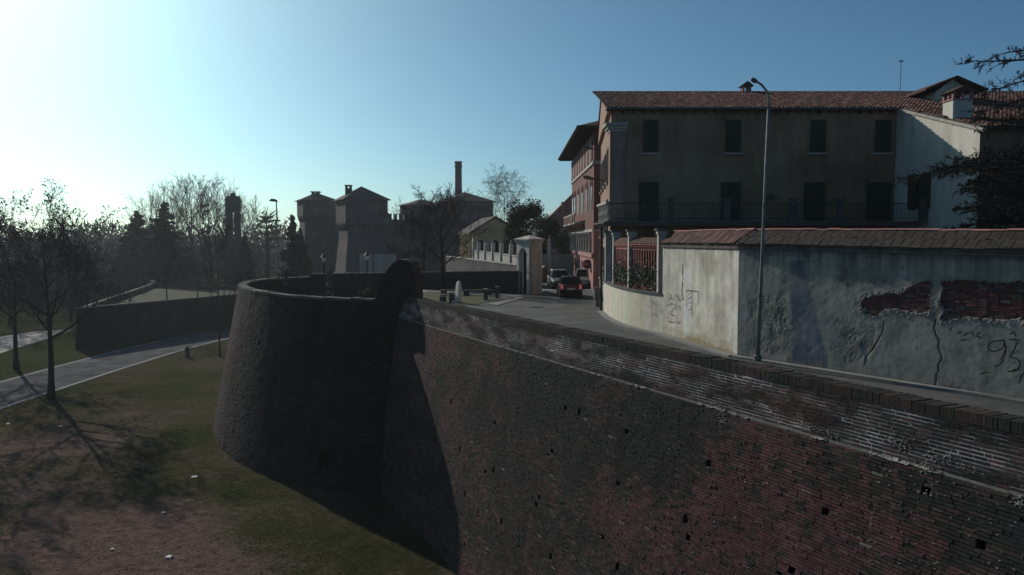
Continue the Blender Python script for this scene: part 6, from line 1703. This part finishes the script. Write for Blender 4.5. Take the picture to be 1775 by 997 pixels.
# woodland at the left
wl_ = random.Random(55)
protoW = bare_tree('bare_tree', 'dark bare tree with withered leaves in the left wood', wl_, 14, .22, fork=.18, limbs=13, kids=(6, 5, 4), spread=.95, up=.15, ratio=(.55, .45, .45), rmin=.022, leaves=1, leaf=.16)
words_ = ['at the left picture edge', 'behind the roadside tree', 'just right of the roadside tree', 'farther right, over the pale gravel', 'above the left end of the outwork', 'low behind the outwork', 'left of the two conifers', 'half hidden by the left conifer', 'behind the globe lamp', 'below the tall bare clump', 'between conifer and water tower', 'below the water tower', 'left of the street lamp']
for i, (px, d, sc) in enumerate([(10, 128, 1.0), (62, 140, 1.0), (118, 134, .95), (160, 150, .85), (196, 160, .82), (225, 168, .72), (140, 190, .95), (205, 196, .8), (262, 170, .66), (318, 176, .8), (350, 182, .8), (410, 172, .8), (450, 168, .75)]):
    x = A(px, 400, d).x; lb = 'dark twiggy bare tree of the left wood, ' + words_[i]
    if i == 0: place(protoW, (x, d, -9.9), 0, sc, lb)
    else: again(protoW, (x, d, -9.9), i * 1.9, (sc, sc, sc * wl_.uniform(.92, 1.06)), lb)
th = MB()
def thicket(n, px0, px1, d0, d1, zlo, zhi, size, seed, thin=.16):
    rr_ = random.Random(seed)
    for _ in range(n):
        px = rr_.uniform(px0, px1); d = rr_.uniform(d0, d1); x = A(px, 400, d).x
        h = zlo + (zhi - zlo) * (.55 + .9 * fbm(x * .06, d * .05, seed)) * rr_.random() ** .8
        u = rv(rr_); u.z = abs(u.z) + .3; u = u.normalized() * size * rr_.uniform(.5, 1.5); v = u.cross(rv(rr_)).normalized() * size * thin
        p = Vector((x, d, h)); th.tri(p - v, p + v, p + u * 1.5)
thicket(30000, -120, 250, 135, 215, -10, -1.0, .45, 3)
thicket(14000, 230, 560, 165, 215, -10, -1.5, .45, 4)
tag(th.build('thicket', 'scrub'), 'dense dark undergrowth of the wood at left', kind='stuff')
again(protoC, (A(287, 400, 118).x, 118, -5.6), 2.7, (.6, .6, .62), 'slim bare tree growing on the outwork terrace')
again(protoW, (A(340, 400, 132).x, 132, -5.6), 1.1, (.42, .42, .40), 'low twiggy tree on the outwork terrace, right of the slim one')
again(protoW, (A(405, 400, 138).x, 138, -5.6), 2.9, (.55, .55, .5), 'low twiggy tree on the outwork terrace beside the bastion')
# far hazy belt of trees
th = MB()
thicket(26000, -500, 900, 330, 430, -10, 17, 2.4, 8, thin=.22)
thicket(9000, 600, 1000, 230, 300, -10, 3, 1.6, 9, thin=.22)
tag(th.build('distant_trees', 'scrub'), 'hazy belt of far trees along the horizon at left', kind='stuff')
# low farm houses glimpsed through the wood
for i, (px, d, w, z, lb) in enumerate([(170, 235, 9, -1.6, 'low house with pale sunlit roof glimpsed through the left wood, nearer the roadside tree'), (128, 250, 7, -2.2, 'low house with pale sunlit roof glimpsed through the left wood, smaller'), (212, 300, 8, .4, 'far low house with light wall right of the other roofs')]):
    x = A(px, 400, d).x; t = thing('low_house', lb, 'house', (x, d, -10), 'low houses in the left wood')
    q = MB(); q.box(x - w, x + w, d, d + 8, -10, z - 1.6); q.build('wall', 'house_far', t)
    q = MB(); q.sweep([(-.6, z - 1.7), (8.6, z - 1.7), (4, z + 1.0)], (x - w - .4, d, 0), (0, 1, 0), (0, 0, 1), (2 * w + .8, 0, 0)); q.build('roof', 'concrete', t)
    for k in range(3): q = MB(); q.box(x - w * .7 + k * w * .55, x - w * .7 + k * w * .55 + 1.1, d - .05, d - .003, z - 3.8, z - 2.2); q.build('window', 'glass_dark', t)

# ------------------------------------------------------------------ near cedar reaching in from the right
cd = thing('cedar_tree', 'dark cedar whose spiky branches reach in from the right edge over the wall', 'tree', (23.2, 30.5, 0))
rc_ = random.Random(77); mt, mc, mn = MB(), MB(), MB(); base = Vector((23.2, 30.5, 0))
mt.tube([base, base + Vector((.1, 0, 6)), base + Vector((-.1, .1, 13.5))], [.42, .3, .05], 10)
def cbranch(p, az, L, rise, dense, sag=.25):
    q = [p]; d = Vector((cos(az), sin(az), rise)); pp = p.copy(); k = 8
    for i in range(k):
        d = (d + Vector((rc_.gauss(0, .08), rc_.gauss(0, .08), rc_.gauss(0, .05) - sag * (.12 if i < 5 else -.05)))).normalized(); pp = pp + d * (L / k); q.append(pp.copy())
    mc.tube(q, [.075 * (1 - i / k) + .016 for i in range(k + 1)], 5, cap=False)
    for i in range(1, k + 1):
        if i < 2: continue
        bd = (q[i] - q[i - 1]).normalized(); sd = Vector((-bd.y, bd.x, 0))
        for sgn in (-1, 1):
            for _ in range(dense):
                l2 = L * .16 * rc_.uniform(.5, 1.3) * (1.25 - .5 * i / k); b = q[i - 1].lerp(q[i], rc_.random()); d2 = (bd * .6 + sd * sgn * rc_.uniform(.4, 1.0) + Vector((0, 0, rc_.uniform(-.35, .25)))).normalized(); e = b + d2 * l2; mid = b.lerp(e, .5) + rv(rc_) * .05
                mc.tube([b, mid, e], [.016, .012, .006], 3, cap=False)
                for _2 in range(5):
                    f = rc_.uniform(.2, 1); b3 = b.lerp(e, f); e3 = b3 + (d2 * .5 + rv(rc_) * .8).normalized() * l2 * .32
                    mc.tube([b3, e3], [.010, .004], 3, cap=False)
                    for _3 in range(8):
                        g_ = b3.lerp(e3, rc_.random()); u = (rv(rc_) + Vector((0, 0, .3))).normalized() * rc_.uniform(.06, .12); v = u.cross(rv(rc_)).normalized() * .022
                        mn.tri(g_ - v, g_ + v, g_ + u); 
for (z, L, n_, rise, dense) in ((4.2, 6.2, 11, .02, 4), (4.7, 6.2, 11, .03, 4), (5.2, 6.2, 11, .04, 4), (5.7, 6.2, 11, .05, 4), (6.2, 6.4, 11, .06, 4), (6.7, 6.2, 11, .08, 4), (7.2, 6.4, 11, .07, 4), (7.7, 7.6, 9, .05, 3), (8.6, 5.2, 7, .1, 2), (9.5, 6.0, 6, .08, 2), (10.5, 6.2, 5, .12, 2), (11.3, 4.6, 5, .16, 1), (12.4, 3.2, 5, .2, 1)):
    for k in range(n_):
        az = pi + (k - (n_ - 1) / 2) * (2 * pi / n_) + rc_.gauss(0, .12) + (.0 if n_ % 2 else .3)
        cbranch(base + Vector((0, 0, z + rc_.gauss(0, .12))), az, L * rc_.uniform(.82, 1.05), rise, dense)
mt.build('trunk', 'bark', cd); mc.build('branches', 'bark', cd); tag(mn.build('needles', 'needle', cd), kind='stuff')

# shrubs inside the bastion and garden behind the wall
sh = leafy('shrub', 'dark shrub on the bastion floor beside the far parapet', rt, 2.3, 1.6, n=1800, lobes=12, leaf=.12, cat='shrub'); place(sh, (-12.5, 66.2, -2.6), 0, 1.0)
again(sh, (-15.5, 66.8, -2.6), 2, (1.2, 1.2, .9), 'dark shrub on the bastion floor nearer the left finial')

# ------------------------------------------------------------------ grass, leaves and litter on the moat floor
gm = MB(); rg2 = random.Random(31)
for _ in range(90000):
    px = rg2.uniform(-60, 760); py = 600 + 420 * rg2.random() ** .8
    p = W(px, py, GZ)
    if p.x < -41.5 or p.y > 112: continue
    gz = gh(p.x, p.y)
    if rg2.random() < brownness(p.x, p.y) * 1.25: continue
    h = rg2.uniform(.025, .075); w = .010 * (1 + p.y / 40)
    for k in range(3):
        a = rg2.random() * pi; b = Vector((p.x + rg2.gauss(0, .06), p.y + rg2.gauss(0, .06), gz)); u = Vector((cos(a), sin(a), 0)) * w; gm.tri(b - u, b + u, b + Vector((rg2.gauss(0, .05), rg2.gauss(0, .05), h)))
tag(gm.build('grass', 'grass_blade'), 'short tufted winter grass on the moat floor', kind='stuff')
lm = MB()
for _ in range(7000):
    p = W(rg2.uniform(-60, 560), 690 + 330 * rg2.random(), GZ)
    if p.x < -41: continue
    if rg2.random() > brownness(p.x, p.y): continue
    u = Vector((rg2.gauss(0, 1), rg2.gauss(0, 1), rg2.gauss(0, .25))).normalized() * rg2.uniform(.03, .06); v = u.cross(Vector((rg2.gauss(0, .3), rg2.gauss(0, .3), 1))).normalized() * .03; c = Vector((p.x, p.y, gh(p.x, p.y) + .02 + rg2.random() * .03)); lm.quad(c - u, c + v, c + u, c - v)
tag(lm.build('fallen_leaves', 'dead_leaf'), 'scattered brown fallen leaves on the moat floor', kind='stuff')
for i, (px, py, s_, lb) in enumerate([(338, 829, .20, 'white paper scrap on the grass nearest the bastion'), (293, 967, .20, 'crumpled white paper at the bottom of the picture'), (104, 740, .15, 'small white paper scrap near the roadside tree shadow'), (14, 736, .14, 'small white paper scrap at the left picture edge'), (283, 890, .10, 'tiny white litter scrap among leaves, upper one'), (195, 953, .09, 'tiny white litter scrap among leaves at lower left')]):
    p = W(px, py, GZ); z = gh(p.x, p.y) + .03; q = MB(); ra = random.Random(i)
    g3 = [[Vector((p.x + (a - 1) * s_ * .8 + ra.gauss(0, .02), p.y + (b - 1) * s_ * .8 + ra.gauss(0, .02), z + ra.random() * s_ * .45)) for a in range(3)] for b in range(3)]
    for a in range(2):
        for b in range(2): q.quad(g3[b][a], g3[b][a + 1], g3[b + 1][a + 1], g3[b + 1][a])
    simple('paper_scrap', lb, 'litter', 'paper', q, 'paper scraps on the moat floor')

# ------------------------------------------------------------------ haze
hz = MB(); hz.box(-950, 950, -320, 950, -11.5, 32)
hm = bpy.data.materials.new('haze'); hm.use_nodes = True; hn = hm.node_tree.nodes; hn.clear()
ho = hn.new('ShaderNodeOutputMaterial'); hv = hn.new('ShaderNodeVolumePrincipled')
hv.inputs['Color'].default_value = (0.93, 0.97, 1.0, 1); hv.inputs['Density'].default_value = 0.00022; hv.inputs['Anisotropy'].default_value = 0.35
hm.node_tree.links.new(hv.outputs[0], ho.inputs['Volume']); MATS['haze'] = hm
tag(hz.build('haze', hm), 'pale winter haze over the town', kind='stuff')
